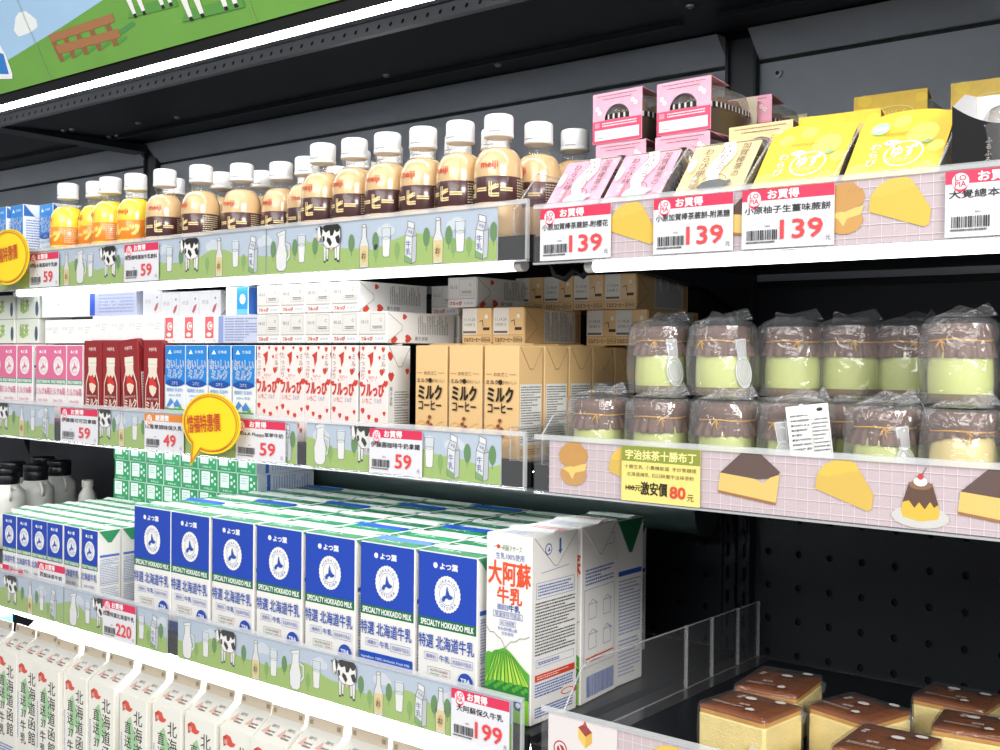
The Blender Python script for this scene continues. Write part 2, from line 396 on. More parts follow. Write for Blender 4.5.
def headcow(x, y, s, black):
    c.poly([(x-.02*s, y), (x+.13*s, y-.004), (x+.13*s, y+.008), (x, y+.012)], '#5a9a48')
    for dx in (0, .028, .085, .108): c.poly([(x+dx*s, y), (x+dx*s+.009*s, y), (x+dx*s+.013*s, y+.06*s), (x+dx*s-.007*s, y+.06*s)], '#f1efec', up=False)
    c.up()
    for dx in (0, .028, .085, .108): c.rect(x+dx*s, y-.002, x+dx*s+.009*s, y+.003, '#26211f', up=False)
    c.poly([(x-.02*s, y+.045*s), (x+.05*s, y+.036*s), (x+.12*s, y+.042*s), (x+.135*s, y+.07*s), (x+.13*s, y+.105*s), (x-.005*s, y+.11*s), (x-.03*s, y+.08*s)], '#f1efec')
    if black: c.poly([(x-.028*s, y+.06*s), (x+.0*s, y+.05*s), (x+.03*s, y+.062*s), (x+.02*s, y+.1*s), (x-.01*s, y+.1*s)], '#26211f').poly([(x+.07*s, y+.055*s), (x+.11*s, y+.06*s), (x+.12*s, y+.1*s), (x+.08*s, y+.1*s)], '#26211f', up=False)
    c.poly([(x-.03*s, y+.09*s), (x-.005*s, y+.12*s), (x-.03*s, y+.145*s), (x-.06*s, y+.12*s), (x-.055*s, y+.1*s)], '#f1efec')
headcow(-.597, .05, .75, True); headcow(-.487, .026, .85, False)
for x in (-.847, -.366): c.rect(x-.0006, 0, x+.0006, .3, '#8fae7c')
thing('header_board', mb, 'green pasture picture board with fence and cow legs above the top lamp', 'sign')

# canopy lamp
def tube_lamp(label, x0, x1, y, z, r, LED=None, clips=None):
    LED = LED or LED_SOFT
    body = MB(); prof = oval(y, z, r, r*.8, 14); body.prism(prof, x0+.006, x1-.006, 'x', LED, True)
    ps = [('glowing_tube', body)]
    for a, b in ((x0-.004, x0+.006), (x1-.006, x1+.004)):
        e = MB(); e.prism(oval(y, z, r*1.05, r*.85, 14), a, b, 'x', ink('#e8e8e8', .4), True); ps.append(('end_cap', e))
    n = max(2, int((x1-x0)/.45))
    for k in range(n):
        x = x0 + (x1-x0)*(k+.5)/n; clip = MB(); clip.box(x-.005, x+.005, y-r-.001, y+r+.002, z+r*.55, z+r+.0025, clips or BLACK2); ps.append(('mounting_clip', clip))
    thing('tube_lamp', ps, label, 'lamp')
tube_lamp('long white tube lamp under the pasture header board', -2.4, .5, .008, 1.8655, .006, LED)

# ------------------------------------------------------------------ shelves and their lamps
def shelf(label, x0, x1, z, lip_lo, y0=.003, extra=None):
    b = MB(); b.box(x0, x1, y0+.004, .482, z-.008, z-.0005, BLACK)
    l = MB(); l.box(x0, x1, y0, y0+.004, lip_lo, z+.002, BLACK2)
    ps = [('board', b), ('front_lip', l)]
    for xb in (x0+.006, x1-.006):
        br = MB(); br.prism([(.486, z-.0085), (.02, z-.0085), (.02, z-.016), (.2, z-.022), (.36, z-.034), (.44, z-.058), (.47, z-.10), (.486, z-.14)], xb-.0022, xb+.0022, 'x', BLACK)
        ps.append(('bracket', br))
    thing('shelf', ps + (extra or []), label, 'shelf')
XL, XR = -1.9, .026
shelf('black top shelf under the bottles of coffee milk', XL, XR, 1.58, 1.556)
shelf('black top shelf under the boxed rice cakes', .036, .98, 1.576, 1.552, -.005)
shelf('black middle shelf under the small drink cartons', XL, XR, 1.337, 1.312)
shelf('black middle shelf under the green pudding jars', .036, .98, 1.336, 1.312, -.005)
shelf('black lower shelf under the blue milk cartons', XL, XR, 1.044, 1.022)
shelf('black lower shelf under the yellow sponge cakes', .036, .98, 1.040, 1.026, -.005)
tube_lamp('white tube lamp under the coffee milk shelf', -1.082, -.005, .024, 1.5515, .0075)
tube_lamp('white tube lamp under the rice cake shelf', .092, .97, .016, 1.5455, .0075)
tube_lamp('slim tube lamp hidden under the shelf of small cartons', -1.85, -.03, .115, 1.3195, .0058, LED_MID)
tube_lamp('bright tube lamp over the paper milk cartons', -1.85, .02, .102, .980, .012, LED, ink('#e8e8e8', .4))
mb = MB()
for x0 in (.045,):
    mb.tube([(x0, .01, 1.553), (x0+.004, .012, 1.538), (x0+.014, .016, 1.534), (x0+.026, .016, 1.544), (x0+.036, .016, 1.536), (x0+.05, .02, 1.553)], .0035, BLACK2, 8)
thing('lamp_cable', mb, 'black looping cable at the lamp end under the rice cake shelf', 'cable')

# ------------------------------------------------------------------ price rails
WHT = '#f3f3f0'; INK = '#33322f'
def cow(c, x, y, h, lw=.0007):
    def q(pts): return [(x + a*h, y + b*h) for a, b in pts]
    for leg in ([(.2, 0), (.27, 0), (.29, .5), (.18, .5)], [(.31, .04), (.37, .04), (.4, .46), (.29, .46)], [(.64, .05), (.71, .05), (.76, .5), (.62, .5)], [(.74, 0), (.81, 0), (.84, .55), (.7, .5)]):
        c.poly(q(leg), WHT).line(q(leg), lw*.8, INK, True)
        hx = sum(p[0] for p in leg[:2])/2; c.poly(q([(hx-.04, leg[0][1]), (hx+.04, leg[0][1]), (hx+.03, leg[0][1]+.05), (hx-.03, leg[0][1]+.05)]), INK)
    body = q([(.12, .95), (.3, 1), (.76, 1), (.84, .93), (.86, .62), (.8, .44), (.66, .38), (.34, .38), (.22, .48), (.12, .68)])
    c.poly(body, WHT).line(body, lw, INK, True)
    c.poly(q([(.2, .98), (.3, 1), (.78, 1), (.84, .92), (.82, .82), (.72, .78), (.64, .86), (.58, .72), (.48, .7), (.44, .86), (.3, .8), (.22, .86)]), '#2b2826')
    c.poly(q([(.36, .68), (.47, .63), (.54, .52), (.47, .42), (.4, .5), (.33, .58)]), '#2b2826', up=False)
    c.poly(q([(.66, .66), (.8, .72), (.85, .6), (.8, .47), (.72, .52)]), '#2b2826', up=False)
    c.poly(q([(.16, .7), (.24, .72), (.26, .6), (.2, .54)]), '#2b2826', up=False)
    c.line(q([(.85, .95), (.9, .8), (.88, .5)]), lw*1.2, INK)
    c.poly(q([(.44, .38), (.54, .31), (.6, .38)]), '#e8b9ae')
    head = q([(-.03, .9), (.04, 1.0), (.14, .96), (.17, .84), (.12, .68), (.06, .58), (0, .62), (-.03, .74)])
    c.poly(head, WHT).line(head, lw, INK, True)
    c.poly(q([(.06, .99), (.14, .96), (.17, .84), (.12, .7), (.09, .82)]), '#2b2826')
    c.poly(q([(-.02, .7), (.09, .67), (.06, .58), (0, .61)]), '#e8c5b8', up=False)
    c.poly(q([(.13, .92), (.23, .96), (.2, .88)]), '#2b2826', up=False).poly(q([(-.02, .92), (-.1, .95), (-.06, .88)]), '#2b2826', up=False)
def packart(c, x, y, h, lw=.0006):
    def q(pts): return [(x + a*h, y + b*h) for a, b in pts]
    f = q([(0, .06), (.22, 0), (.24, .62), (.02, .68)]); s = q([(.22, 0), (.36, .05), (.38, .66), (.24, .62)])
    r = q([(.02, .68), (.24, .62), (.3, .8), (.1, .86)]); r2 = q([(.24, .62), (.38, .66), (.3, .8)]); t = q([(.1, .86), (.3, .8), (.3, .94), (.1, 1)])
    for p, col in ((f, '#eef0f2'), (s, '#c9cfd6'), (r, '#e2e6ea'), (r2, '#b8bfc8'), (t, '#f4f5f6')): c.poly(p, col, up=False)
    c.up(); c.poly(q([(0, .06), (.22, 0), (.22, .12), (.0, .22)]), '#7fae6a', up=False)
    for p in (f, s, r, t): c.line(p, lw, '#55585c', True, up=False)
    c.vtext('牛乳', x+.12*h, y+.55*h, .17*h, '#3656a5', gap=1.05); c.text('牛乳', x+.18*h, y+.74*h, .07*h, '#3656a5', rot=-15)
def glassart(c, x, y, h, lw=.0005):
    def q(pts): return [(x + a*h, y + b*h) for a, b in pts]
    g = q([(-.2, .95), (.2, .95), (.15, .03), (.06, 0), (-.06, 0), (-.15, .03)])
    c.poly(g, '#dfe8ee').poly(q([(-.18, .62), (.18, .62), (.15, .03), (.06, 0), (-.06, 0), (-.15, .03)]), '#f6f7f6')
    c.oval(x, y+.95*h, .2*h, .05*h, '#eaf0f3', 14); c.line(g, lw, '#4e5357', True); c.line(oval(x, y+.62*h, .18*h, .04*h, 12), lw*.8, '#6b7075', True, up=False)
def bottleart(c, x, y, h, lw=.0006):
    def q(pts): return [(x + a*h, y + b*h) for a, b in pts]
    b = q([(-.14, 0), (.14, 0), (.15, .5), (.07, .7), (.06, .95), (-.06, .95), (-.07, .7), (-.15, .5)])
    c.poly(b, '#eceded').poly(q([(-.145, .03), (.145, .03), (.15, .5), (-.15, .5)]), '#e9d9a4').line(b, lw, '#55544e', True)
    c.oval(x, y+.96*h, .07*h, .035*h, '#f3f3f3', 12).line(oval(x, y+.96*h, .07*h, .035*h, 12), lw, '#55544e', True)
    c.oval(x, y+.27*h, .085*h, .14*h, '#d9bd77', 14).text('お', x, y+.27*h, .13*h, '#3a2f22', bold=.02)
def pitcherart(c, x, y, h, lw=.0006):
    def q(pts): return [(x + a*h, y + b*h) for a, b in pts]
    c.line(q([(.12, .68), (.28, .62), (.28, .34), (.17, .22)]), .05*h, '#e9ebec').line(q([(.12, .71), (.31, .64), (.31, .32), (.17, .19)]), lw, '#55585c')
    b = q([(-.1, .95), (.14, 1), (.12, .82), (.12, .66), (.2, .4), (.17, .08), (.08, 0), (-.1, 0), (-.2, .08), (-.22, .4), (-.13, .66), (-.12, .84), (-.2, .92)])
    c.poly(b, '#f4f5f5').line(b, lw, '#55585c', True); c.line(q([(-.14, .86), (.1, .9)]), lw, '#9fb2c2')
def treeart(c, x, y, h, light=False):
    c.rect(x-.0004, y, x+.0004, y+h*.3, '#6b5a3c').poly(oval(x, y+h*.6, h*.2, h*.42, 14), '#5d8f4b' if not light else '#86b25a')
def cloudart(c, x, y, s):
    for dx, dy, r in ((-.4, 0, .5), (.1, .15, .6), (.55, 0, .45)): c.oval(x+dx*s, y+dy*s, r*s, r*s*.75, '#dce4ee', 14, up=False)
def pasture(x0, x1, y, z0, H, motifs, seams=()):
    mb = MB(); mb.box(x0, x1, y, y+.0012, z0, z0+H, ink('#dfe3e6', .4))
    c = mb.canvas((0, y, z0), (1, 0, 0), (0, 0, 1)); c.clip = (x0, 0, x1, H)
    c.rect(x0, 0, x1, H, ink('#c3d2e4', .35, coat=.3))
    c.up()
    xx = math.floor(x0/.11)*.11
    while xx < x1: cloudart(c, xx+.03, H*.72, .016); xx += .11
    n = 60; c.poly([(x0, 0), (x1, 0)] + [(x1-(x1-x0)*i/n, H*(.5 + .13*math.sin((x1-(x1-x0)*i/n)*34) + .05*math.sin((x1-(x1-x0)*i/n)*71))) for i in range(n+1)], ink('#a6c667', .35, coat=.3))
    for sx in seams: c.rect(sx-.0012, 0, sx+.0012, H, '#8e9a94')
    h0 = c.h
    for k, x in motifs:
        c.h = h0
        if k == 'cow': cow(c, x-.022, .010, .046)
        if k == 'pack': packart(c, x-.008, .002, .050)
        if k == 'glass': glassart(c, x, .012, .036)
        if k == 'bottle': bottleart(c, x, .001, .052)
        if k == 'pitcher': pitcherart(c, x, .003, .052)
        if k == 'tree': treeart(c, x, .016, .026)
        if k == 'sprig': treeart(c, x, .006, .022, True)
    return mb
def rail(label, cards, x0, x1, y, z0, H):
    cv = MB(); cv.box(x0, x1, y-.0022, y-.0014, z0-.001, z0+H+.004, CLEAR)
    bead = MB(); bead.prism([(y-.0032, z0+H), (y+.002, z0+H), (y+.002, z0+H+.0045), (y-.0008, z0+H+.0055), (y-.0032, z0+H+.004)], x0, x1, 'x', film('clear_rail_edge', .35, rough=.12))
    bot = MB(); bot.box(x0, x1, y-.003, y+.002, z0-.0028, z0-.0008, film('clear_rail_edge', .35, rough=.12))
    end = MB(); end.box(x1-.003, x1, y-.002, y+.002, z0, z0+H+.004, film('clear_rail_edge', .35, rough=.12))
    thing('price_rail', [('insert_card', m) for m in cards] + [('clear_cover', cv), ('top_edge', bead), ('bottom_edge', bot), ('end_edge', end)], label, 'price rail')
TL = [('pitcher', -.848), ('glass', -.82), ('cow', -.768), ('bottle', -.724), ('glass', -.617), ('cow', -.566), ('bottle', -.504), ('glass', -.469), ('pack', -.434), ('sprig', -.452), ('tree', -.392), ('pitcher', -.375), ('glass', -.337), ('tree', -.312), ('cow', -.283), ('tree', -.247), ('bottle', -.225), ('tree', -.206), ('glass', -.188), ('sprig', -.17), ('pack', -.15), ('tree', -.124), ('bottle', -.106), ('tree', -.09), ('glass', -.073), ('sprig', -.06), ('pack', -.043), ('tree', -.025), ('sprig', -.205), ('sprig', -.083), ('bottle', -.888), ('tree', -.86), ('tree', -.745), ('tree', -.59), ('sprig', -.53), ('tree', -.35)]
rail('pasture print price rail along the coffee milk bottles', [pasture(-1.9, -.0205, 0, 1.556, .0585, TL, (-.406, -1.05))], -1.9, .022, 0, 1.556, .0585)
ML = [('cow', -1.085), ('tree', -1.05), ('bottle', -1.024), ('glass', -.989), ('pack', -.95), ('sprig', -1.005), ('cow', -.78), ('bottle', -.735), ('glass', -.701), ('tree', -.755), ('tree', -.68), ('pitcher', -.885), ('tree', -.60), ('pitcher', -.3), ('glass', -.263), ('cow', -.22), ('glass', -.117), ('pack', -.082), ('tree', -.06), ('pack', -.04), ('tree', -.024), ('sprig', -.282), ('tree', -.352), ('sprig', -.1), ('pack', -.365), ('tree', -.24)]
rail('pasture print price rail along the small drink cartons', [pasture(-1.9, -.926, 0, 1.312, .0545, ML), pasture(-.902, -.345, 0, 1.312, .0545, ML), pasture(-.326, -.0125, 0, 1.312, .0545, ML)], -1.9, .022, 0, 1.312, .0545)
LLm = [('cow', -1.054), ('bottle', -.995), ('glass', -.959), ('pack', -.925), ('sprig', -.94), ('tree', -1.02), ('tree', -.975), ('pitcher', -.864), ('glass', -.824), ('cow', -.785), ('glass', -.681), ('pack', -.65), ('tree', -.633), ('sprig', -.664), ('pitcher', -.57), ('glass', -.529), ('cow', -.481), ('bottle', -.422), ('glass', -.386), ('pitcher', -.343), ('glass', -.304), ('cow', -.25), ('tree', -.225), ('bottle', -.195), ('glass', -.161), ('pack', -.128), ('tree', -.106), ('sprig', -.144), ('bottle', -.096), ('tree', -.086), ('tree', -.447), ('sprig', -.4), ('tree', -.365), ('sprig', -.32), ('tree', -.51), ('sprig', -.55), ('tree', -.178), ('sprig', -.21)]
rail('pasture print price rail along the blue milk cartons', [pasture(-1.9, -.619, 0, 1.022, .0595, LLm, (-.893,)), pasture(-.593, .007, 0, 1.022, .0595, LLm)], -1.9, .022, 0, 1.022, .0595)

def puff(c, x, y, s):
    c.poly(oval(x+.002*s, y+.30*s, .34*s, .24*s, 14), '#cf9a4c'); c.poly([(x-.3*s, y+.42*s), (x+.36*s, y+.56*s), (x+.3*s, y+.4*s), (x+.05*s, y+.34*s), (x-.02*s, y+.2*s), (x-.12*s, y+.34*s)], '#eccb6e')
    c.poly([(x+a*s, y+b*s) for a, b in ((-.36, .62), (-.3, .52), (.0, .46), (.3, .56), (.37, .68), (.34, .82), (.24, .9), (.15, .98), (-.05, .99), (-.18, .95), (-.3, .86), (-.37, .74))], '#c9944a')
    for k in range(3): c.line([(x+(.05+.1*k)*s, y+.8*s), (x+(.12+.1*k)*s, y+.87*s)], .012*s, '#b5823c', up=False)
def tart(c, x, y, s):
    c.poly([(x+a*s, y+b*s) for a, b in ((-.5, .38), (-.47, .62), (-.36, .78), (-.18, .88), (.1, .9), (.2, .84), (.5, .36), (.47, .12), (.4, .08))], '#e3bd3f')
    c.poly([(x+a*s, y+b*s) for a, b in ((-.47, .62), (-.36, .78), (-.18, .88), (.1, .9), (.2, .84), (.26, .74), (-.3, .6))], '#e8c24a')
def chococake(c, x, y, s):
    c.poly([(x+a*s, y+b*s) for a, b in ((-.52, .42), (-.02, .88), (.04, .87), (.5, .5), (.46, .4), (.1, .36))], '#54301f')
    c.poly([(x+a*s, y+b*s) for a, b in ((-.52, .42), (.1, .36), (.22, .3), (.34, .4), (.5, .46), (.44, .02), (-.55, .14))], '#e7c46d')
    c.poly([(x+a*s, y+b*s) for a, b in ((-.55, .14), (.44, .02), (.44, -.02), (-.55, .1))], '#a26b35')
    c.line([(x-.06*s, y+.8*s), (x+.18*s, y+.52*s)], .012*s, '#7d5a44', up=False)
def flan(c, x, y, s):
    c.oval(x, y+.12*s, .5*s, .2*s, '#d9d7d3')
    c.poly([(x+a*s, y+b*s) for a, b in ((-.34, .2), (-.3, .1), (0, .04), (.3, .1), (.34, .2), (.3, .4), (-.3, .4))], '#e2bb38')
    c.poly([(x+a*s, y+b*s) for a, b in ((-.31, .36), (-.2, .72), (.2, .72), (.31, .36), (.24, .3), (.17, .4), (.08, .26), (-.02, .38), (-.1, .27), (-.2, .4))], '#5b3825')
    c.oval(x, y+.68*s, .2*s, .08*s, '#8a6442'); c.oval(x, y+.74*s, .12*s, .08*s, '#f1efec'); c.oval(x, y+.83*s, .055*s, .055*s, '#c8352f', 14); c.line([(x+.02*s, y+.86*s), (x+.1*s, y+1.0*s)], .012*s, '#4a2a20')
def pinkgrid(x0, x1, y, z0, H, motifs):
    mb = MB(); mb.box(x0, x1, y, y+.0012, z0, z0+H, ink('#e6dfe0', .4))
    c = mb.canvas((0, y, z0), (1, 0, 0), (0, 0, 1)); c.clip = (x0, 0, x1, H)
    c.rect(x0, 0, x1, H, ink('#d3c0c6', .35, coat=.3)); c.up(); g = .0106
    for k in range(int((x1-x0)/g)+1): c.rect(x0+g*k+.006, 0, x0+g*k+.0066, H, '#efe6e8', up=False)
    for k in range(6): c.rect(x0, .005+g*k, x1, .0056+g*k, '#efe6e8', up=False)
    h0 = c.h
    for k, x in motifs:
        c.h = h0
        {'puff': lambda: puff(c, x, .006, .048), 'tart': lambda: tart(c, x, .007, .052), 'choco': lambda: chococake(c, x, .010, .058), 'flan': lambda: flan(c, x, .005, .047)}[k]()
    return mb
rail('pink grid price rail with tart pictures along the rice cakes', [pinkgrid(.048, .975, -.01, 1.5505, .055, [('tart', .158), ('puff', .225), ('choco', .29), ('puff', .372), ('tart', .419), ('flan', .56), ('choco', .68), ('puff', .8)])], .038, .975, -.01, 1.5505, .055)
rail('pink grid price rail with dessert pictures under the pudding jars', [pinkgrid(.06, .975, -.01, 1.3115, .054, [('puff', .091), ('tart', .16), ('choco', .287), ('tart', .375), ('flan', .44), ('choco', .502), ('puff', .6), ('tart', .7)])], .042, .975, -.01, 1.3115, .054)
mb = pinkgrid(.063, .975, -.01, 1.026, .057, [('tart', .21), ('puff', .29), ('flan', .4), ('choco', .52)])
c = mb.canvas((0, -.01, 1.026), (1, 0, 0), (0, 0, 1)); c.h = .0016
c.rect(.0635, 0, .148, .057, ink('#e7e0df', .35))
c.poly([(.101, .049), (.109, .054), (.118, .047), (.110, .041)], '#9c2f2a').poly([(.101, .049), (.110, .041), (.110, .029), (.101, .038)], '#efc95f', up=False).poly([(.110, .041), (.118, .047), (.118, .036), (.110, .029)], '#e0b247', up=False).poly([(.107, .052), (.109, .058), (.112, .052)], '#c03a33')
c.oval(.079, .022, .0085, .0085, '#b0262f').oval(.079, .022, .007, .007, '#e7e0df').poly(oval(.0795, .0215, .0048, .0048, 16), '#b0262f').poly([(.0765, .0255), (.0785, .0255), (.0825, .018), (.0805, .018)], '#e7e0df')
c.text('蜂蜜蛋糕', .114, .017, .0105, '#8d2b22', w=.046, bold=.02); c.text('蜂蜜・口感', .112, .005, .0055, '#6b5a55', w=.04)
rail('pink grid price rail with the honey cake sign', [mb], .055, .975, -.01, 1.026, .057)

# ------------------------------------------------------------------ price tags and balloons
def price_tag(x0, x1, z0, H, y, title, price, label, red='#d8365a', unit=True, tl=0., sub=None):
    W = x1-x0; mb = MB(); mb.box(x0, x1, y-.0004, y, z0, z0+H, ink('#eeeef0', .35))
    c = mb.canvas((x0, y-.0004, z0), (1, 0, 0), (0, 0, 1)); c.rect(0, 0, W, H, ink('#e2e2e8', .3, coat=.2))
    c.rect(0, H*.80, W, H, red); r = H*.145
    c.poly([(r*.2+W*.03+r*(1+a), H*.80+b*r) for a, b in ((-1, 1.1), (1, 1.1), (.95, .2), (.6, -.55), (0, -1.0), (-.6, -.55), (-.95, .2))], red)
    cx, cy = r*.2+W*.03+r, H*.84
    c.oval(cx, cy, r*.86, r*.86, '#f6e9ec', 18)
    c.text('LO', cx, cy+r*.34, r*.55, red, w=r*1.1, bold=.02).text('PIA', cx, cy-r*.3, r*.55, red, w=r*1.1, bold=.02, up=False)
    c.text('お買得' if red != '#e08a3c' else '嚴選價', W*.46, H*.895, H*.15, '#fbf4f5', w=W*.34, bold=.03)
    c.text(title, W*.5 + tl, H*.645, H*.125, '#2a2a2c', w=W*.93 if len(title) > 7 else W*.8, bold=.012)
    c.text(sub or '100G', W*.29, H*.37, H*.035, '#555555'); c.bars(W*.06, H*.14, W*.40, H*.31, '#2e2e30', len(title)); c.lines(W*.05, H*.085, W*.4, H*.125, 1, '#555555', .8, 2, .0012)
    if price: c.text(price, W*.66, H*.30, H*.31, '#e0484a', w=W*.15*len(price), bold=.016)
    if unit: c.text('元', W*.945, H*.12, H*.08, '#333333')
    thing('price_tag', mb, label, 'price tag')
y = -.0036
price_tag(-.994, -.906, 1.5565, .0545, y, '明治水果風味牛乳飲', '59', 'white 59 price tag below the yellow fruit milk bottles')
price_tag(-.724, -.639, 1.5565, .0545, y, '明治咖啡風味牛乳飲料', '59', 'white 59 price tag below the first coffee milk bottles')
price_tag(-.898, -.793, 1.3125, .0525, y, '伊藤園可可亞拿鐵', '59', 'white 59 price tag with rounded corners below the pink drink cartons')
price_tag(-.671, -.577, 1.3125, .0525, y, 'LL香草調味保久乳', '49', 'white 49 price tag with orange heading', red='#e08a3c')
price_tag(-.462, -.362, 1.3125, .0525, y, 'BAN-A Fluppy草莓牛奶', '59', 'white 59 price tag below the strawberry milk cartons')
price_tag(-.210, -.125, 1.3125, .0525, y, '伊藤園咖啡牛奶拿鐵', '59', 'white 59 price tag below the tan coffee cartons')
price_tag(-.777, -.691, 1.0225, .0575, y, '四葉特選北海道牛乳', '220', 'white 220 price tag below the first big blue milk cartons')
price_tag(-.077, .006, 1.0225, .0575, y, '大阿蘇保久牛乳', '199', 'white 199 price tag below the volcano milk carton')
price_tag(-.976, -.893, 1.056, .056, .0022, '四葉抹茶牛奶', '', 'white price tag standing up behind the rail before small blue cartons', unit=False)
price_tag(-1.064, -1.022, 1.043, .046, .0022, '牛奶', '', 'red headed tag tucked low behind the lower rail near its left end', unit=False)
price_tag(-1.125, -1.068, 1.043, .051, .0022, '調味乳', '', 'red headed tag cut by the left edge behind the lower rail', unit=False)
y = -.0136
price_tag(.048, .135, 1.551, .0535, y, '小原加賀棒茶蕨餅-附櫻花', '139', 'white 139 price tag at the left end of the rice cake rail')
price_tag(.184, .268, 1.551, .0535, y, '小原加賀棒茶蕨餅-附黑糖', '139', 'white 139 price tag between a yellow tart picture and a cake picture')
price_tag(.277, .364, 1.551, .0535, y, '小原柚子生薑味蕨餅', '139', 'white 139 price tag below the yellow rice cake sleeves')
price_tag(.457, .545, 1.551, .0535, y, '大覺總本舖 黑芝麻', '', 'white price tag without visible price below the black box', unit=False, sub='90G')
mb = MB(); x0, x1, z0, H = .151, .2375, 1.3115, .054; W = x1-x0
mb.box(x0, x1, y-.0004, y, z0, z0+H, ink('#e8d67a', .4)); c = mb.canvas((x0, y-.0004, z0), (1, 0, 0), (0, 0, 1))
c.rect(0, 0, W, H, '#ecd880').rect(0, H*.72, W, H*1.0, '#8a9440')
c.text('宇治抹茶十勝布丁', W*.5, H*.845, H*.17, '#f5e9a0', w=W*.9, bold=.02)
c.text('十勝生乳. 小農機能蛋. 手炒焦糖漿', W*.5, H*.625, H*.075, '#4a4632', w=W*.92).text('北海道煉乳. 石臼研磨宇治抹茶粉', W*.5, H*.49, H*.075, '#4a4632', w=W*.86, up=False)
c.text('100元', W*.16, H*.24, H*.10, '#33301f', w=W*.2, bold=.02).text('激安價', W*.43, H*.25, H*.23, '#29261a', w=W*.34, bold=.02).text('80', W*.73, H*.22, H*.2, '#d2503c', w=W*.19, bold=.03).text('元', W*.89, H*.15, H*.12, '#29261a')
c.line([(W*.06, H*.24), (W*.18, H*.25)], .0009, '#33301f')
thing('price_tag', mb, 'yellow 80 price tag with olive heading below the green puddings', 'price tag')
def balloon(pts, tail, label, y, text, tx, tz, tw):
    mb = MB(); P = pts
    cx = sum(p[0] for p in P)/len(P); cz = sum(p[1] for p in P)/len(P)
    mb.prism(P, y, y+.001, 'y', ink('#f7d827', .4))
    c = mb.canvas((0, y, 0), (1, 0, 0), (0, 0, 1)); c.poly(P, '#f8da20')
    for k, (s, dx) in enumerate(((.93, .001), (.90, -.001), (.88, .0015))):
        c.line([(cx+(p[0]-cx)*s+dx, cz+(p[1]-cz)*s+dx*.5) for p in P], .0011, ['#d9822b', '#c96b28', '#e29a35'][k], True)
    c.text(text, tx, tz, .024, '#c8402c', w=tw, bold=.008, rot=5)
    arm = MB(); arm.box(cx-.006, cx+.006, y+.001, -.0034, cz-.004, cz+.004, CLEAR)
    thing('speech_balloon_sign', [('card', mb), ('clip', arm)], label, 'sign')
bp = oval(-.4925, 1.3585, .0625, .041, 40, -112, 228)
balloon(bp + [(-.534, 1.327), (-.537, 1.2985), (-.518, 1.318)], None, 'big yellow speech balloon sign clipped to the middle left rail', -.022, '惜福特惠價', -.506, 1.3585, .072)
balloon(oval(-1.03, 1.607, .067, .0455, 40, -112, 228) + [(-1.07, 1.575), (-1.075, 1.548), (-1.055, 1.563)], None, 'yellow speech balloon sign at the left edge of the top rail', -.022, '惜福特惠價', -1.035, 1.612, .075)

# ------------------------------------------------------------------ acrylic dividers
EDGE = film('acrylic_edge', .22, rough=.15)
def divider(x, pts, label, ribs=(), foot=True):
    mb = MB(); mb.prism(pts, x-.0008, x+.0008, 'x', CLEAR)
    e = MB(); P = [(x, *p) for p in pts]; e.tube(P + [P[0], tuple(Vector(P[0])*.99 + Vector(P[1])*.01)], .0011, EDGE, 6)
    ps = [('clear_panel', mb), ('bright_edge', e)]
    for ry, za, zb in ribs:
        r = MB(); r.box(x-.002, x+.002, ry-.0012, ry+.0012, za, zb, EDGE); ps.append(('rib', r))
    if foot: f = MB(); f.box(x, x+.022, min(p[0] for p in pts)+.004, max(p[0] for p in pts), min(p[1] for p in pts), min(p[1] for p in pts)+.0012, CLEAR); ps.append(('foot', f))
    thing('shelf_divider', ps, label, 'divider')
divider(-.004, [(.008, 1.5815), (.46, 1.5815), (.46, 1.655), (.05, 1.655), (.008, 1.61)], 'clear divider at the right end of the coffee milk bottles')
divider(.062, [(.004, 1.041), (.482, 1.041), (.482, 1.117), (.07, 1.121), (.05, 1.115), (.004, 1.06)], 'tall clear ribbed divider left of the sponge cakes', [(.28, 1.042, 1.12), (.347, 1.042, 1.119), (.42, 1.042, 1.118), (.481, 1.042, 1.117)])
divider(-.003, [(.004, 1.3385), (.3, 1.3385), (.3, 1.375), (.004, 1.375)], 'low clear divider right of the tan coffee cartons')
divider(.043, [(.0, 1.3375), (.3, 1.3375), (.3, 1.39), (.02, 1.39), (.0, 1.37)], 'clear divider left of the lower pudding jars')
for x, lab in ((.181, 'clear divider between the two pink sleeves and the tan sleeve'), (.2725, 'clear divider between the tan and the yellow rice cake sleeves'), (.3585, 'clear divider between the two yellow rice cake sleeves'), (.4475, 'clear divider between the yellow sleeve and the black box')):
    divider(x, [(-.002, 1.577), (.098, 1.577), (.098, 1.655), (.075, 1.668), (.06, 1.668), (-.002, 1.612)], lab, foot=False)

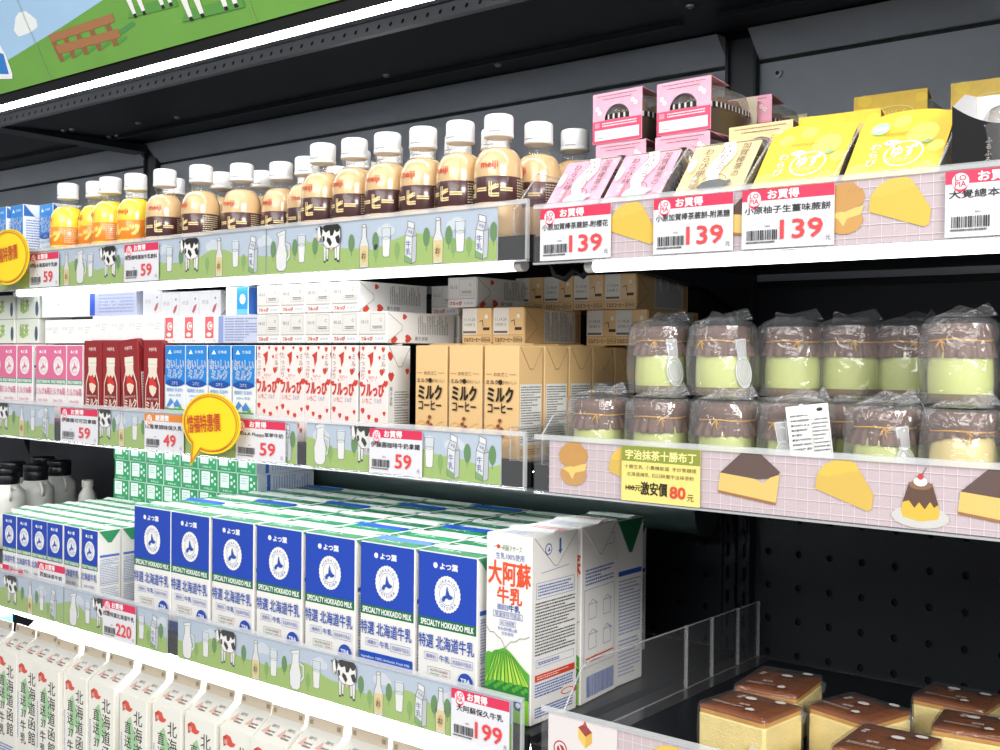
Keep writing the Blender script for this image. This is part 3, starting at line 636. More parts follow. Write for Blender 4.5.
# ------------------------------------------------------------------ bottles
def ring_wob(k, a): return 1
def pet_bottle(liquid, band, word, word_col, base='#dcb277'):
    r = .0275; H = .1455
    LIQ = ink(liquid, .18, coat=.8, name='bottled_drink')
    body = MB()
    body.lathe([(.0, .0), (r*.84, .0), (r*.97, .004), (r, .010), (r, .0430)], LIQ, 32)
    body.lathe([(r, .0430), (r+.0002, .0434), (r+.0002, .0716), (r, .072)], ink(band, .3, coat=.5), 32, cap=False)
    body.lathe([(r, .072), (r, .0785), (r*.985, .086), (r*.93, .093), (r*.83, .099), (r*.70, .1035), (r*.55, .106), (.0, .107)], LIQ, 32)
    neck = MB(); neck.lathe([(r*.58, .1045), (.0138, .107), (.0132, .110), (.0132, .1125), (.0152, .1132), (.0152, .1146), (.0132, .1152), (.0132, .120)], PET, 24, cap=False)
    cap = MB(); W2 = ink('#f2f3f4', .35, name='white_cap'); R2 = .0166
    cap.lathe([(R2*.98, .1185), (R2*1.03, .1190), (R2*1.03, .1222), (R2*.985, .1228), (R2, .1238), (R2*1.0, .1405), (R2*.95, .1430), (R2*.82, .1440), (0, .1440)], W2, 48, wob=lambda k, a: 1 + (.012*math.cos(24*a) if 3 <= k <= 5 else 0))
    c = cap.canvas((0, 0, 0), (1, 0, 0), (0, 0, 1)); c.wrap = (R2*1.012, 0); c.lines(-.004, .123, .010, .1245, 1, '#7d8288', .8, 3, .0012)
    c = body.canvas((0, 0, 0), (1, 0, 0), (0, 0, 1)); c.wrap = (r+.0006, 0)
    c.text(word, 0, .0573, .0150, word_col, w=.057, bold=.065)
    c.text('meiji', .002, .0838, .0092, '#d2402f', w=.0205, bold=.012)
    c.lines(.032, .012, .060, .04, 9, base, .5, 4); c.lines(.036, .046, .06, .07, 8, '#d8c9a8', .5, 4)
    return fix([('bottle_body', body), ('clear_neck', neck), ('cap', cap)])
ZT = 1.5803
COF = pet_bottle('#d9b788', '#4a2a2c', 'コーヒー', '#ecd29b', '#c49b60')
YEL = pet_bottle('#f6d644', '#f08a24', 'フルーツ', '#f9e07a', '#e0b63a')
front = [(-.688, .040), (-.613, .049), (-.553, .075), (-.4965, .10), (-.4355, .094), (-.345, .041), (-.2865, .041), (-.2275, .040), (-.169, .041), (-.1105, .041), (-.053, .041)]
names = ['first coffee milk bottle beside the yellow fruit bottles', 'coffee milk bottle above the grazing cow picture, front row', 'coffee milk bottle set back, third from the fruit bottles', 'coffee milk bottle set back, fourth from the fruit bottles', 'coffee milk bottle set back, just left of the close front rank'] + [f'{ORD[i]} bottle from the left in the close front rank of coffee milk' for i in range(5)] + ['rightmost and largest front coffee milk bottle, brand print facing out']
for i, (x, yy) in enumerate(front):
    thing('coffee_milk_bottle', COF, names[i], 'bottle', (x, yy, ZT), (0, 0, [.35, -.25, .1, -.05, .35, -.1, -.18, 0, -.05, -.25, .22][i]), 'coffee milk bottles')
back = [(-.748, .098, 'coffee milk bottle behind the last yellow fruit bottle'), (-.640, .106, 'coffee milk bottle half hidden behind the second coffee milk bottle'), (-.579, .133, 'coffee milk bottle behind the third coffee milk bottle'), (-.041, .1005, 'coffee milk bottle behind the largest front bottle, beside the divider'), (-.030, .158, 'farthest right coffee milk bottle, behind the pink boxes')]
for k in range(5): back.append((-.340 + .0585*k, .0995, f'back row coffee milk bottle behind the {ORD[k]} of the close front rank'))
for k in range(3): back.append((-.52 + .062*k, .172, f'{ORD[k]} from the left of three coffee milk bottles at the back, left of centre'))
for i, (x, yy, lab) in enumerate(back):
    thing('coffee_milk_bottle', COF, lab, 'bottle', (x, yy, ZT), (0, 0, rnd.uniform(-.4, .5)), 'coffee milk bottles')
for i, (x, yy, lab) in enumerate([(-.937, .030, 'yellow fruit milk bottle nearest the blue cartons'), (-.880, .046, 'yellow fruit milk bottle half hidden in the middle of the fruit bottles'), (-.822, .034, 'front yellow fruit milk bottle with fully seen orange band'), (-.760, .038, 'yellow fruit milk bottle beside the first coffee milk bottle'), (-.84, .092, 'yellow fruit milk bottle standing behind the other fruit bottles')]):
    thing('fruit_milk_bottle', YEL, lab, 'bottle', (x, yy, ZT), (0, 0, [-.45, -.3, -.5, .15, 0][i]), 'yellow fruit milk bottles')

# ------------------------------------------------------------------ drink cartons
def carton(w, d, h, base, front=None, side=None, top=None, flap=None, flapcol=None, seam=None, c=.001, flapart=None):
    """brick carton: body with its printing, folded side ear, top seam; origin at the bottom middle of the front face"""
    b = MB(); b.box(-w/2, w/2, 0, d, 0, h, ink(base, .4, coat=.15), c)
    if front: front(b.canvas((-w/2, 0, 0), (1, 0, 0), (0, 0, 1)), w, h)
    if side: side(b.canvas((w/2, 0, 0), (0, 1, 0), (0, 0, 1)), d, h)
    if top: top(b.canvas((-w/2, 0, h), (1, 0, 0), (0, 1, 0)), w, d)
    ps = [('carton_body', b)]
    if flap:
        f = MB(); col = ink(flapcol or base, .4, coat=.15); x = w/2 + .0002
        f.prism([(d*.04, h-.0012), (d*.5-.003, h-flap), (d*.5+.003, h-flap), (d*.96, h-.0012)], x, x+.0009, 'x', col)
        cv = f.canvas((x+.0009, 0, 0), (0, 1, 0), (0, 0, 1)); cv.line([(d*.04, h-.0012), (d*.5-.003, h-flap), (d*.5+.003, h-flap), (d*.96, h-.0012)], 0.0007, '#8d8a86')
        if flapart: flapart(cv, d, h)
        ps.append(('side_flap', f))
    if seam:
        f = MB(); y0 = d*.5; f.prism([(y0-.004, h+.0003), (y0+.005, h+.0003), (y0+.007, h+.0022), (y0+.0062, h+.0028)], -w/2+.001, w/2-.001, 'x', ink(seam, .4, coat=.15)); ps.append(('top_seam', f))
    return fix(ps)
def row_of(name, proto, xs, y, z, label, cat='carton', group=None, turn=.02, rot=None):
    for i, x in enumerate(xs):
        thing(name, proto, label(i), cat, (x, y + rnd.uniform(-.0006, .0006), z), rot or (0, 0, rnd.uniform(-turn, turn)), group)

# big blue milk cartons
def y_front(main, band, txt, wht='#f1efe9', sub='SPECIALTY HOKKAIDO MILK', line='特選 北海道牛乳', ribbon=False, simple=False):
    def f(c, w, h):
        k = h/.177
        c.rect(.0006, h-.0785*k, w-.0006, h-.0012, main); c.rect(.0006, h-.0902*k, w-.0006, h-.0785*k, band)
        c.text(sub, w/2, h-.0844*k, .0068*k, '#f3f6f2', w=w*.9, bold=.02)
        c.oval(w*.30, h-.0155*k, .0035*k, .0035*k, '#f2f4f8', 12); c.text('よつ葉', w*.53, h-.0155*k, .0078*k, '#f2f4f8', w=w*.3, bold=.03)
        cx, cy, r = w*.51, h-.0478*k, min(.0195*k, w*.3)
        c.poly([(cx + r*(1 + (.05 if i % 2 else 0))*math.cos(i*math.pi/26), cy + r*1.08*(1 + (.05 if i % 2 else 0))*math.sin(i*math.pi/26)) for i in range(52)], '#f2f2ee')
        for s, n, wd, a0 in ((1, 'HOKKAIDO', 120, 150), (-1, 'YOTSUBA', 100, 220)):
            for i, ch in enumerate(n):
                a = (a0 - i*wd/(len(n)-1)) if s > 0 else (a0 + i*wd/(len(n)-1))
                c.text(ch, cx + r*.78*math.cos(R(a)), cy + r*.84*math.sin(R(a)), r*.19, txt, rot=a-90 if s > 0 else a+90, up=i == 0)
        c.line(oval(cx, cy, r*.6, r*.65, 30), .0004, txt, True)
        q = [(-.42, -.3), (-.3, -.12), (-.1, -.05), (-.06, .3), (.02, .5), (.08, .25), (.22, .02), (.5, -.1), (.38, -.22), (.14, -.28), (.02, -.2), (-.12, -.24), (-.2, -.42), (-.36, -.42)]
        c.poly([(cx + a*r, cy + b*r*1.05) for a, b in q], txt)
        c.text(line, w/2, h-.106*k, .0165*k, txt if main[1] != 'd' else '#5b5250', w=w*.94, bold=.008)
        if simple: c.text('200ml 常温', w/2, h-.127*k, .006*k, txt if main[1] != 'd' else '#d6808f', w=w*.6); c.text('種類別 牛乳', w/2, h-.140*k, .006*k, txt if main[1] != 'd' else '#d6808f', w=w*.7); c.rect(0.001, .001, w-.001, .007, txt); return
        c.frame(w*.13, h-.128*k, w*.36, h-.1195*k, .0004, txt).text('種類別', w*.245, h-.1238*k, .0048*k, txt, w=w*.17)
        c.text('牛乳', w*.48, h-.124*k, .0078*k, txt, bold=.01).frame(w*.6, h-.1295*k, w*.95, h-.12*k, .0004, txt).text('常温保存可能品', w*.775, h-.1248*k, .0052*k, txt, w=w*.31)
        if ribbon: c.rect(.0006, .024, w-.0006, .041, '#1f4fb4').text('Ingredient: 100% Hokkaido Fresh Milk', w/2, .034, .0042, '#eef2fa', w=w*.9)
        else:
            c.frame(w*.2, h-.146*k, w*.58, h-.136*k, .0004, '#55534e').text('NUTRI-GRADE', w*.39, h-.1395*k, .003*k, '#44423e', w=w*.3).line([(w*.24, h-.1435*k), (w*.4, h-.1435*k)], .0008, '#4f9a52').line([(w*.44, h-.1435*k), (w*.54, h-.1435*k)], .0008, '#cf4a40')
            c.oval(w*.84, h-.146*k, .0115*k, .0115*k, txt).text('TBA', w*.84, h-.144*k, .0055*k, '#eef2fa', bold=.02)
            c.rect(.0006, .001, w-.0006, .016, txt)
    return f
def y_side(txt, green='#1e7d4b', h0=.62):
    def f(c, d, h):
        c.poly([(.001, h-.001), (d-.001, h-.001), (d*.5, h-d*.5)], green)
        c.rect(d*.08, h*h0, d*.94, h*h0+h*.03, txt).lines(d*.1, h*.3, d*.9, h*(h0-.02), 16, '#7e93c2', .45, 5, .0025).lines(d*.1, h*.05, d*.9, h*.28, 10, '#8a9cc6', .45, 6, .002)
        c.frame(d*.12, h*.34, d*.88, h*.58, .0005, '#8fa3cc')
    return f
def y_top(green, white='#eef1ec', blue=None):
    def f(c, w, d):
        c.rect(.001, .001, w-.001, d-.001, green)
        c.poly([(w*.12, d*.58), (w*.88, d*.58), (w*.95, d*.95), (w*.2, d*.95)], white).lines(w*.25, d*.64, w*.6, d*.9, 3, '#c3cbd8', .4, 7, .002)
        c.text('MILK', w*.4, d*.3, d*.13, '#dff0e4', w=w*.4)
        if blue: c.rect(.001, d*.44, w-.001, d*.56, blue)
    return f
BLU, GRN = '#1f46b3', '#1c6b45'
BW, BD, BH = .0915, .060, .1765
zl = 1.0445
BIG = carton(BW, BD, BH, '#efede8', y_front(BLU, GRN, '#2a4fae'), y_side('#2f57b5'), y_top('#238a58', blue='#2f6fd0'), .03, '#238a58', seam='#e8efe9')
BIGR = carton(BW, BD, BH, '#efede8', y_front(BLU, GRN, '#2a4fae', ribbon=True), y_side('#2f57b5'), y_top('#238a58'), .03, '#238a58', seam='#2f6fd0')
BIGT = carton(BW, BD, BH, '#efede8', None, y_side('#2f57b5'), y_top('#238a58'), .03, '#238a58', seam='#e8efe9')
BIGB = carton(BW, BD, BH, '#efede8', None, y_side('#2f57b5'), y_top('#238a58', blue='#2f6fd0'), .03, '#238a58', seam='#2456c0')
bx = [-.7025, -.6095, -.5125, -.4145, -.3155, -.2135, -.1155]
for i, x in enumerate(bx):
    thing('milk_carton', BIGR if i == 5 else BIG, f'big blue-fronted milk carton, {ORD[i]} from the left in the front row' if i < 6 else 'big blue-fronted milk carton beside the volcano carton, front row', 'carton', (x, .031, zl), (0, 0, rnd.uniform(-.012, .012)), 'big blue milk cartons')
rown = ['second', 'third', 'fourth', 'fifth', 'sixth']
for j in range(5):
    for i, x in enumerate(bx):
        thing('milk_carton', BIGB if (i*3+j*5) % 4 == 0 else BIGT, f'big blue milk carton with green top, {rown[j]} row back, {ORD[i]} from the left', 'carton', (x + .001 + rnd.uniform(-.0008, .0008), .031 + .0618*(j+1), zl), (0, 0, rnd.uniform(-.006, .006)), 'big blue milk cartons')
TALL = carton(.066, .063, .206, '#efede9', None, y_side('#2f57b5', h0=.66), y_top('#1c6b45'), .042, '#1c6b45', seam='#e8efe9')
thing('milk_carton', TALL, 'tall milk carton with dark green folded ear behind the two volcano cartons', 'carton', (-.0345, .2165, zl), (0, 0, 0))

# small blue milk cartons
SW, SD, SH = .0475, .040, .1265
SML = carton(SW, SD, SH, '#efede8', y_front(BLU, '#2b7a56', '#3a5cb0', line='北海道牛乳', simple=True), y_side('#4f70c0', h0=.66), y_top('#2f9465'), .02, '#238a58', seam='#e6efe8', c=.0008)
SMT = carton(SW, SD, SH, '#efede8', None, y_side('#4f70c0', h0=.66), y_top('#2f9465'), .02, '#238a58', seam='#e6efe8', c=.0008)
sx = [-1.1228, -1.073, -1.0235, -.975, -.9235, -.871]
for i, x in enumerate(sx):
    thing('small_milk_carton', SML, f'small blue-fronted milk carton, {ORD[i]} from the left in the front row' if i < 5 else 'small blue-fronted milk carton at the right end of its front row', 'carton', (x, .031, zl), (0, 0, rnd.uniform(-.03, .02)), 'small blue milk cartons')
for j in range(5):
    for i, x in enumerate([-1.172] + sx):
        thing('small_milk_carton', SMT, f'small green-topped milk carton, {rown[j]} row back, ' + ('left of every front column' if i == 0 else f'{ORD[i-1]} front column'), 'carton', (x + rnd.uniform(-.001, .001), .031 + .0418*(j+1), zl), (0, 0, rnd.uniform(-.02, .02)), 'small blue milk cartons')
# green ends of the small cartons stacked on their sides
def g_end(c, w, d):
    c.rect(.0005, .0005, w-.0005, d-.0005, '#2a9a60')
    c.rect(w*.1, d*.26, w*.56, d*.92, '#eef4f0').lines(w*.16, d*.5, w*.5, d*.85, 3, '#aab6c0', .4, 9, .002)
    for a, b, r in ((.68, .78, .06), (.84, .62, .05), (.7, .5, .07), (.86, .36, .05)): c.oval(w*a, d*b, w*r, w*r, '#e4f2e9', 10, up=False)
    c.text('MILK', w*.5, d*.12, d*.09, '#d8efe0', w=w*.5)
def b_side(c, d, h):
    c.rect(.001, h*.04, d-.001, h*.97, '#d5dceb').rect(.001, h*.78, d-.001, h*.84, '#3f62b8').lines(d*.12, h*.1, d*.9, h*.74, 14, '#8095c4', .45, 3, .003)
    c.poly([(.001, h-.001), (d-.001, h-.001), (d*.5, h-.022)], '#cfd6e2')
LAY = carton(.0515, .0375, .1265, '#eceef0', None, b_side, g_end, c=.0008)
for r in range(4):
    for k in range(8):
        thing('small_milk_carton', LAY, f'small milk carton lying with its green end out, {["bottom", "second lowest", "third lowest", "top"][r]} layer, {ORD[k]} from the left', 'carton', (-1.158 + .0535*k + (.004 if r % 2 else 0), .397, 1.1718 + .0381*r + .0002), (R(90), 0, 0), 'green-ended cartons stacked on their sides')
# volcano milk
def aso_front(c, w, h):
    B = '#3f5fae'
    c.line([(w*.16, h*.925), (w*.26, h*.935), (w*.38, h*.922)], .0006, '#7a6d4a'); c.oval(w*.27, h*.93, .0025, .0025, '#cc4030', 10); c.text('阿蘇マザーズ', w*.58, h*.927, .0068, '#56854f', w=w*.42)
    c.text('生乳100%使用', w*.53, h*.882, .0075, B, w=w*.62)
    c.text('大阿蘇', w*.52, h*.79, .0265, '#e2532f', w=w*.92, bold=.02); c.text('牛乳', w*.53, h*.672, .0185, '#e2532f', w=w*.54, bold=.02)
    c.frame(w*.27, h*.594, w*.5, h*.62, .0004, B).text('種類別', w*.385, h*.607, .0045, B).text('牛乳', w*.64, h*.607, .0075, '#2d4f9f', bold=.02)
    c.frame(w*.18, h*.552, w*.82, h*.583, .0005, B).text('常温保存可能品', w*.5, h*.568, .0052, B, w=w*.56)
    c.frame(w*.33, h*.51, w*.68, h*.538, .0004, B).text('成分無調整', w*.5, h*.524, .0043, B, w=w*.3); c.text('熊本県阿蘇山麓', w*.5, h*.492, .004, B, w=w*.42).text('生乳使用', w*.5, h*.468, .004, B, w=w*.26)
    dy = .085
    def V(P): return [(w*x if 0 < x < 1 else (.001 if x <= 0 else w-.001), h*(y+dy)) for x, y in P]
    c.line(V([(0, .41), (.06, .395), (.12, .378), (.2, .38), (.28, .36), (.36, .35), (.42, .325), (.45, .302), (.5, .322), (.58, .345), (.68, .35), (.78, .372), (.88, .375), (1, .39)]), .0006, '#4a4a52')
    c.poly(V([(0, .255), (.08, .272), (.16, .268), (.24, .285), (.32, .292), (.42, .305), (.5, .30), (.6, .282), (.72, .25), (.86, .215), (1, .19), (1, .07), (0, .07)]), '#5ba838')
    for k in range(11):
        x = .03 + .095*k; c.poly(V([(.45 + (x-.45)*.4, .283 - .05*max(0, x-.55)), (x+.035, .12), (x-.035, .105)]), '#9cd046' if k % 2 else '#bfe05a', up=k == 0)
    for k in range(10): c.line(V([(.45 + (.1*k-.45)*.5, .285 - .06*max(0, .1*k-.5)), (.06 + .1*k, .11)]), .0006, '#2c6b33', up=k == 0)
    c.poly(V([(0, .10), (.3, .125), (.6, .12), (1, .125), (1, .04), (0, .04)]), '#2f7f3a')
    for k in range(14): c.oval(w*(.06 + .067*k), h*(.09 + dy + .014*(k % 3)), w*.045, h*.012, '#57a83f', 10, up=k == 0)
    c.rect(.001, .001, w-.001, h*.135, '#8ccc3e'); c.oval(w*.76, h*.1, w*.1, h*.03, '#2f53a8'); c.oval(w*.76, h*.1, w*.05, h*.014, '#e8eef4')
def aso_side(c, d, h):
    B = '#4063b4'
    c.rect(d*.02, h*.8, d*.025, h*.99, '#d9d6d0')
    c.line([(d*.2, h*.80), (d*.8, h*.815)], .0006, B)
    c.frame(d*.1, h*.665, d*.92, h*.75, .0005, B).lines(d*.13, h*.675, d*.9, h*.74, 4, B, .5, 2, .003)
    c.lines(d*.08, h*.36, d*.94, h*.65, 17, '#3d3f47', .5, 5, .003); c.frame(d*.1, h*.3, d*.92, h*.34, .0004, B).lines(d*.14, h*.31, d*.6, h*.33, 2, B)
    c.rect(d*.08, h*.225, d*.94, h*.262, '#d8492f').lines(d*.12, h*.232, d*.8, h*.255, 2, '#f2dcd6', .5, 3, .004); c.lines(d*.08, h*.14, d*.9, h*.215, 5, B, .55, 8, .004); c.lines(d*.08, h*.03, d*.9, h*.09, 4, B, .55, 9, .003)
    c.oval(d*.78, h*.122, d*.14, h*.018, '#d8492f').oval(d*.78, h*.122, d*.12, h*.013, '#efede9').oval(d*.95, h*.12, d*.04, h*.018, '#cc3d2c')
def aso_side2(c, d, h):
    B = '#4063b4'
    c.poly([(d*.5, h*.93), (d*.58, h*.93), (d*.58, h*.86), (d*.54, h*.845), (d*.5, h*.86)], B).frame(d*.66, h*.87, d*.9, h*.93, .0005, B)
    c.lines(d*.1, h*.66, d*.9, h*.76, 5, B, .55, 3, .004); c.frame(d*.08, h*.2, d*.92, h*.64, .0005, B)
    for a, b in ((.3, .52), (.7, .52), (.3, .35), (.7, .35)): c.frame(d*(a-.1), h*(b-.05), d*(a+.1), h*(b+.035), .0005, B).line([(d*(a-.1), h*(b+.035)), (d*a, h*(b+.06)), (d*(a+.14), h*(b+.03))], .0005, B)
    c.lines(d*.12, h*.22, d*.88, h*.26, 2, '#d8492f', .5, 3, .004); c.bars(d*.15, h*.03, d*.9, h*.15, '#5a74c2', 5)
def aso_flap(c, d, h):
    B = '#4063b4'; c.oval(d*.33, h-.016, .0066, .0066, B).oval(d*.33, h-.016, .0052, .0052, '#efede9').poly([(d*.33-.002, h-.019), (d*.33+.003, h-.018), (d*.33+.001, h-.013)], B); c.poly([(d*.56, h-.006), (d*.60, h-.006), (d*.60, h-.019), (d*.625, h-.019), (d*.58, h-.024), (d*.535, h-.019), (d*.56, h-.019)], B)
def aso_top(c, w, d): c.lines(w*.2, d*.6, w*.9, d*.9, 3, '#d8492f', .5, 3, .004); c.lines(w*.2, d*.1, w*.7, d*.35, 3, '#8ea4d0', .5, 4, .003)
ASO = carton(.0645, .0885, .2085, '#efede9', aso_front, aso_side, aso_top, .036, seam='#f0efec', flapart=aso_flap)
ASO2 = carton(.0645, .0885, .2085, '#efede9', aso_front, aso_side2, aso_top, .036, seam='#f0efec')
thing('volcano_milk_carton', ASO, 'tall white milk carton with red lettering and green volcano, in front', 'carton', (-.0245, .031, zl), (0, 0, 0))
thing('volcano_milk_carton', ASO2, 'tall white milk carton with barcode side, behind the volcano carton', 'carton', (-.0245, .125, zl), (0, 0, .085))

# ------------------------------------------------------------------ small drink cartons on the middle shelf
zm = 1.3375
def strawberry(c, x, y, s, col='#cf4438'):
    c.poly([(x+a*s, y+b*s) for a, b in ((0, -.55), (.3, -.25), (.45, .15), (.25, .45), (0, .35), (-.25, .45), (-.45, .15), (-.3, -.25))], col, up=False)
def flu_front(c, w, h):
    RD = '#cc3a30'; c.rect(.0005, .0005, w-.0005, h-.0005, '#f0e2de'); c.up()
    for x, y, s in ((.12, .97, .006), (.55, .975, .005), (.85, .96, .007), (.35, .74, .006), (.8, .74, .009), (.95, .63, .009), (.06, .62, .007), (.12, .36, .008), (.9, .34, .006), (.35, .3, .007), (.62, .27, .008), (.3, .18, .009), (.75, .17, .008), (.15, .09, .006), (.88, .12, .007), (.72, .88, .005), (.3, .66, .004)): strawberry(c, w*x, h*y, s)
    c.poly([(w*a, h*b) for a, b in ((.28, .9), (.5, .94), (.48, .84), (.4, .78), (.36, .87))], RD, up=False)
    c.vtext('たっぷり', w*.12, h*.93, .0085, '#8a5a4a', gap=1.0); c.vtext('ミルク', w*.87, h*.92, .0085, '#8a5a4a', gap=1.0)
    c.oval(w*.5, h*.68, w*.22, h*.045, '#f5ece8').text('BAN-A', w*.5, h*.688, .004, RD, w=w*.32).text('フルーツ', w*.5, h*.658, .0035, RD, w=w*.24)
    c.text('フルっぴ', w*.48, h*.565, .0165, RD, w=w*.84, bold=.03); c.text('いちご', w*.3, h*.46, .0068, '#c2463c', w=w*.36).text('ミルク', w*.68, h*.46, .0062, '#5578b8', w=w*.26)
def flu_side(c, d, h):
    RD = '#cc3a30'; c.vtext('果汁含有', d*.16, h*.6, .006, '#4a4a4c'); c.lines(d*.3, h*.1, d*.92, h*.56, 18, '#77797c', .45, 2, .002); c.up(); strawberry(c, d*.12, h*.9, .012); strawberry(c, d*.15, h*.7, .012); strawberry(c, d*.85, h*.75, .008)
def flu_end():
    def f(c, w, d):
        c.rect(.0005, d*.3, w-.0005, d-.0005, '#dcdad6'); c.rect(.0005, d*.28, w-.0005, d*.3, '#dcdad6')
        c.frame(w*.42, d*.4, w*.93, d*.94, .0004, '#a9a39c').text('10.12', w*.22, d*.68, .004, '#6d6660', w=w*.26).text('C', w*.8, d*.74, .004, '#6d6660').lines(w*.5, d*.45, w*.85, d*.56, 2, '#6d6660', .5, 3, .0015)
        c.line([(.001, d*.28), (w-.001, d*.28)], .0006, '#9c958e'); c.text('フルっぴ', w*.3, d*.14, .005, '#cc3a30', w=w*.42, bold=.03).text('ミルク', w*.75, d*.14, .003, '#5578b8', w=w*.3)
    return f
def ear(c, d, h): pass
FW, FD, FH = .0475, .041, .1265
FLU = carton(FW, FD, FH, '#ecebe8', flu_front, flu_side, None, .026, '#ecebe8', seam='#dcdad6', c=.0008)
fx = [-.4392, -.3903, -.3415, -.2917, -.2395]
for i, x in enumerate(fx): thing('strawberry_milk_carton', FLU, f'pale pink strawberry milk carton, {ORD[i]} from the left in the front row' if i < 4 else 'pale pink strawberry milk carton beside the tan coffee cartons, front row', 'carton', (x, .031, zm), (0, 0, rnd.uniform(-.01, .01)), 'upright strawberry milk cartons')
FL1 = carton(FW, .0385, FH, '#ecebe8', None, flu_side, flu_end(), .026, '#ecebe8', c=.0008); FL2 = FL1
zq = zm + .1297
for i in range(5): thing('strawberry_milk_carton', FL1, f'strawberry milk carton lying end out on the upright ones, lower layer, {ORD[i]} from the left', 'carton', (-.4405 + .0495*i, .1585, zq), (R(90), 0, 0), 'lying strawberry milk cartons')
for i in range(4): thing('strawberry_milk_carton', FL2, f'strawberry milk carton lying end out in the top layer, {ORD[i]} from the left', 'carton', (-.4405 + .0495*i, .1585, zq + .0391), (R(90), 0, 0), 'lying strawberry milk cartons')
for k, lab in ((0, 'strawberry milk carton lying behind the right end of the lower lying layer'), (1, 'strawberry milk carton lying behind the four of the top layer')):
    thing('strawberry_milk_carton', FL1, lab, 'carton', (-.2425, .292, zq + .0391*k), (R(90), 0, 0), 'lying strawberry milk cartons')
thing('strawberry_milk_carton', FL1, 'strawberry milk carton lying on top of the two tan coffee cartons', 'carton', (-.187, .262, zm + .1297 + .0468), (R(90), 0, 0), 'lying strawberry milk cartons')
def cof_front(c, w, h):
    c.rect(.0005, .0005, w-.0005, h-.0005, '#e2bd86'); c.up()
    for k in range(7): c.line([(w*(.03 + .9*t/12), h*(.1 + .028*k) + .0035*math.sin(t*.7 + k)) for t in range(13)], .0006, '#d3a86c', up=False)
    c.text('おおさこ', w*.5, h*.745, .0042, '#3a2c20', w=w*.4).line([(w*.06, h*.745), (w*.24, h*.745)], .0004, '#6b5033', up=False).line([(w*.76, h*.745), (w*.94, h*.745)], .0004, '#6b5033', up=False)
    c.text('ミルク', w*.26, h*.675, .0048, '#3a2c20', w=w*.36, bold=.02).oval(w*.5, h*.675, w*.06, w*.06, '#2c2119', 14).text('がおいしい', w*.77, h*.675, .0042, '#3a2c20', w=w*.4)
    c.text('ミルク', w*.5, h*.565, .0165, '#221a14', w=w*.74, bold=.03); c.text('コーヒー', w*.5, h*.445, .0105, '#221a14', w=w*.72, bold=.02)
    c.line([(w*.46, h*.08), (w*.52, h*.2), (w*.47, h*.27), (w*.5, h*.34)], .0007, '#5a3a22')
    for x, y in ((.5, .335), (.45, .285), (.55, .26), (.47, .22), (.57, .2), (.44, .16)): c.oval(w*x, h*y, w*.055, w*.045, '#8a4a2c', 10, up=False)
def cof_side(c, d, h):
    c.rect(d*.06, h*.12, d*.95, h*.66, '#e3e2dc').lines(d*.1, h*.14, d*.92, h*.645, 22, '#5c5f66', .5, 4, .0025); c.lines(d*.1, h*.03, d*.9, h*.09, 3, '#7b5a36', .5, 5, .003)
def cof_end(c, w, d):
    c.rect(.0005, d*.26, w*.52, d-.0005, '#dcd9d2').text('11.14.24', w*.26, d*.68, .0038, '#6c6a66', w=w*.36).text('10:00 S', w*.26, d*.54, .0035, '#6c6a66', w=w*.34).rect(w*.04, d*.3, w*.48, d*.36, '#6c5a48')
    c.oval(w*.83, d*.76, w*.06, w*.06, '#efe9dc', 12).line([(w*.6, d*.62), (w*.7, d*.66), (w*.72, d*.5)], .0009, '#3c2c1e').rect(w*.72, d*.38, w*.94, d*.46, '#3c2c1e'); c.line([(.001, d*.25), (w-.001, d*.25)], .0006, '#b8905c')
    c.text('ミルクコーヒー', w*.36, d*.12, .0055, '#3c2c1e', w=w*.56, bold=.02).frame(w*.68, d*.06, w*.95, d*.19, .0004, '#3c2c1e').text('200ml', w*.815, d*.125, .0035, '#3c2c1e')
CW, CD = .0487, .0452
COFC = carton(CW, CD, FH, '#e2bd86', cof_front, cof_side, None, .026, '#e0ba82', seam='#dcb67c', c=.0008)
COFL = carton(.0465, .0445, FH, '#e2bd86', None, cof_side, cof_end, .026, '#e0ba82', c=.0008)
for j in range(5):
    for i, x in enumerate((-.1435, -.0905, -.0375)):
        lab = (['tan milk coffee carton beside the strawberry cartons, front row', 'middle tan milk coffee carton of the three in front', 'tan milk coffee carton at the right end of the front row'][i]) if j == 0 else f'tan milk coffee carton, {["", "second", "third", "fourth", "fifth"][j]} row back in the {["left", "middle", "right"][i]} column'
        thing('coffee_carton', COFC, lab, 'carton', (x, .0305 + .049*j, zm), (0, 0, rnd.uniform(-.02, .01)), 'upright tan coffee cartons')
for x, y, z, lab in ((-.1525, .247, 0, 'tan milk coffee carton lying end out, left of the front lying pair'), (-.103, .247, 0, 'tan milk coffee carton lying end out, right of the front lying pair'), (-.0425, .362, 0, 'tan milk coffee carton lying at the back, lower layer, left'), (.005, .362, 0, 'tan milk coffee carton lying at the back, lower layer, right'),
                     (-.153, .362, 1, 'tan milk coffee carton in the top back row, first from the left'), (-.1055, .362, 1, 'tan milk coffee carton in the top back row, second from the left'), (-.058, .362, 1, 'tan milk coffee carton in the top back row, third from the left'), (-.0105, .362, 1, 'tan milk coffee carton in the top back row, beside the black bracket')):
    thing('coffee_carton', COFL, lab, 'carton', (x, y, zq + z*.0451), (R(90), 0, rnd.uniform(-.03, .03)), 'lying tan coffee cartons')
